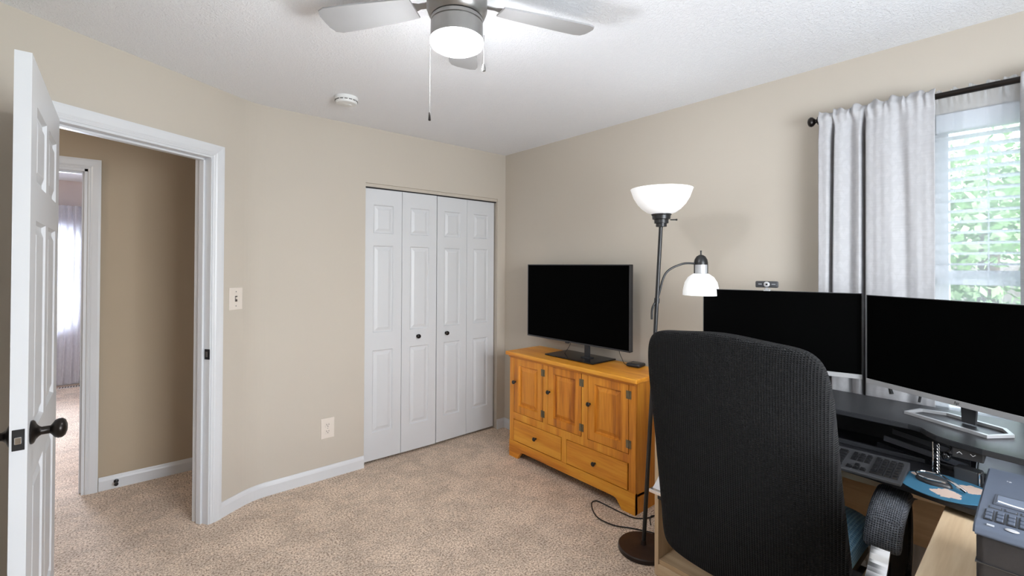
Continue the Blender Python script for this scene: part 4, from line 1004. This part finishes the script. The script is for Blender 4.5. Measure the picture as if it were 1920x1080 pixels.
for s_ in (1, -1):
    yc = s_*.345+(.0 if s_ < 0 else .02)
    path = [(-.088, .590), (-.065, .63), (-.03, .665), (.03, .690), (.11, .702), (.19, .693), (.235, .666)]
    # padded sleeve
    bm = bmesh.new(); rings = []; lay = None; N = 40
    pts = []
    for i in range(N+1):
        t = i/N*(len(path)-1); k = min(int(t), len(path)-2); f = t-k
        g_ = lambda q: Vector((path[max(0, min(len(path)-1, q))][0], 0, path[max(0, min(len(path)-1, q))][1]))
        a0, a1, a2, a3 = g_(k-1), g_(k), g_(k+1), g_(k+2)
        pts.append(.5*((2*a1)+(-a0+a2)*f+(2*a0-5*a1+4*a2-a3)*f*f+(-a0+3*a1-3*a2+a3)*f**3))
    for i, q in enumerate(pts):
        d = (pts[min(N, i+1)]-pts[max(0, i-1)]).normalized(); nrm = Vector((-d.z, 0, d.x)); e = min(i, N-i)/4; r_ = (1-(1-min(1, e))**2)**.5 if e < 1 else 1; r_ = max(.12, r_)
        ring = []
        for k in range(20):
            a = 2*pi*k/20; cx = math.copysign(abs(cos(a))**.7, cos(a)); sx = math.copysign(abs(sin(a))**.7, sin(a))
            ring.append(bm.verts.new(Vector((q.x, yc, q.z))+Vector((0, .047*cx*(.75+.25*r_), 0))+nrm*(.026*sx*r_-.002)))
        rings.append(ring)
    for a, c in zip(rings, rings[1:]):
        for k in range(20): bm.faces.new([a[k], a[(k+1) % 20], c[(k+1) % 20], c[k]])
    bm.faces.new(rings[0]); bm.faces.new(rings[-1]); bmesh.ops.recalc_face_normals(bm, faces=bm.faces[:])
    x = MB(); x.add(bm); ar = x.build('armrest', M_ARMK, ch, smooth=180, uv=boxuv); plabel(ar, 'grey knit-covered armrest')
    bow = [(-.165, yc, .530), (-.125, yc, .560), (-.10, yc, .590), (-.04, yc, .645), (.03, yc, .675), (.12, yc, .688), (.20, yc, .672), (.245, yc, .62), (.262, yc, .54), (.255, yc, .46), (.225, yc, .385), (.17, yc, .35)]
    MB().tube(bow, .01, 4, smooth=4, flat=(.046, .010, (0, 1, 0))).build('arm_frame', M_CHROME, ar)
    sidec = MB().prism([(-.055, .60), (.0, .66), (.10, .682), (.19, .672), (.225, .62), (.238, .54), (.232, .44), (.16, .40), (-.02, .40), (-.045, .50)], yc-.014, yc+.014, 'y', bev=.006).build('side_cover', M_KNIT, ar, smooth=True, uv=boxuv)
    MB().box(-.185, -.115, yc-.030, yc+.030, .520, .534, .002).build('arm_bracket', M_CHROME, ar)
    MB().box(-.17, -.13, min(yc, s_*.22), max(yc, s_*.22), .497, .520, .002).build('arm_mount', M_DKPLAS, ch)
    MB().box(.10, .20, min(yc, s_*.2), max(yc, s_*.2), .345, .37, .002).build('arm_mount', M_DKPLAS, ch)
MB().lathe([(.028, .10), (.028, .30), (.018, .30), (.018, .37), (.05, .372)], 20, (.05, 0, 0)).build('gas_column', M_CHROME, ch, smooth=True)
for k in range(5):
    a = 2*pi*k/5+.3; ex, ey = .05+.27*cos(a), .27*sin(a)
    lg_ = MB().tube([(.05, 0, .12), (.05+.14*cos(a), .14*sin(a), .105), (ex, ey, .075)], [.024, .020, .014], 8).build('leg', M_CHROME, ch, smooth=True)
    MB().lathe([(0, -.022), (.022, -.022), (.025, -.018), (.025, .018), (.022, .022), (0, .022)], 18, M=Matrix.Translation((ex, ey, .0265)) @ Matrix.Rotation(a, 4, 'Z') @ Matrix.Rotation(pi/2, 4, 'X')).tube([(ex, ey, .03), (ex, ey, .078)], .006, 8).build('caster', M_BLACK, lg_, smooth=True)
# cable on the carpet under the desk
tag(MB().tube([(-.30, -2.90, .25), (-.30, -2.86, .12), (-.36, -2.80, .012), (-.46, -2.74, .006), (-.62, -2.66, .006), (-.75, -2.70, .006)], .004, 7, smooth=6).build('floor_cable', M_BLACK, smooth=True), 'black cable running on the carpet under the desk', 'cable')

# ------------------------------------------------------------------ outside
o = S(MB().box(.3, 30, -20, 12, -3.0, -2.9), 'ground', M_GRASS)
S(MB().box(-12, .2, 5.5, 26, -3.0, -2.9), 'ground_rear', M_GRASS)
def tree(x, y, z, hgt, r, seed, label):
    R_ = random.Random(seed); t = thing('tree', label, 'tree', (x, y, z), 0)
    MB().tube([(0, 0, 0), (.1, .05, hgt*.5), (0, 0, hgt*.85)], [.18, .12, .05], 8, smooth=4).build('trunk', M_BARK, t, smooth=True)
    bm = bmesh.new(); cl_ = [(Vector((R_.uniform(-1, 1)*r*.7, R_.uniform(-1, 1)*r*.7, hgt*.62+R_.uniform(-.4, .45)*hgt*.75)), R_.uniform(.35, .62)*r) for _ in range(22)]
    for c, q in cl_:
        for _ in range(300):
            d = Vector((R_.gauss(0, 1), R_.gauss(0, 1), R_.gauss(0, 1))).normalized()*q*R_.uniform(.55, 1)
            a = Vector((R_.gauss(0, 1), R_.gauss(0, 1), R_.gauss(0, 1))).normalized(); e = a.cross(d).normalized(); s_ = R_.uniform(.06, .11)
            p_ = c+d; bm.faces.new([bm.verts.new(p_+a*s_), bm.verts.new(p_+e*s_*.6), bm.verts.new(p_-a*s_), bm.verts.new(p_-e*s_*.6)])
    m_ = MB(); m_.bm.free(); m_.bm = bm; m_.build('foliage', M_LEAF, t)
for i, (x, y, hh, rr, lb) in enumerate(((7.5, -2.6, 6.0, 1.7, 'leafy green tree straight outside the window'), (11.5, -8.4, 6.5, 2.2, 'leafy green tree at the right of the window view'), (9.5, 2.8, 5.6, 1.8, 'leafy green tree outside behind the left window curtain'))):
    tree(x, y, -2.9, hh, rr, 11+i, lb)
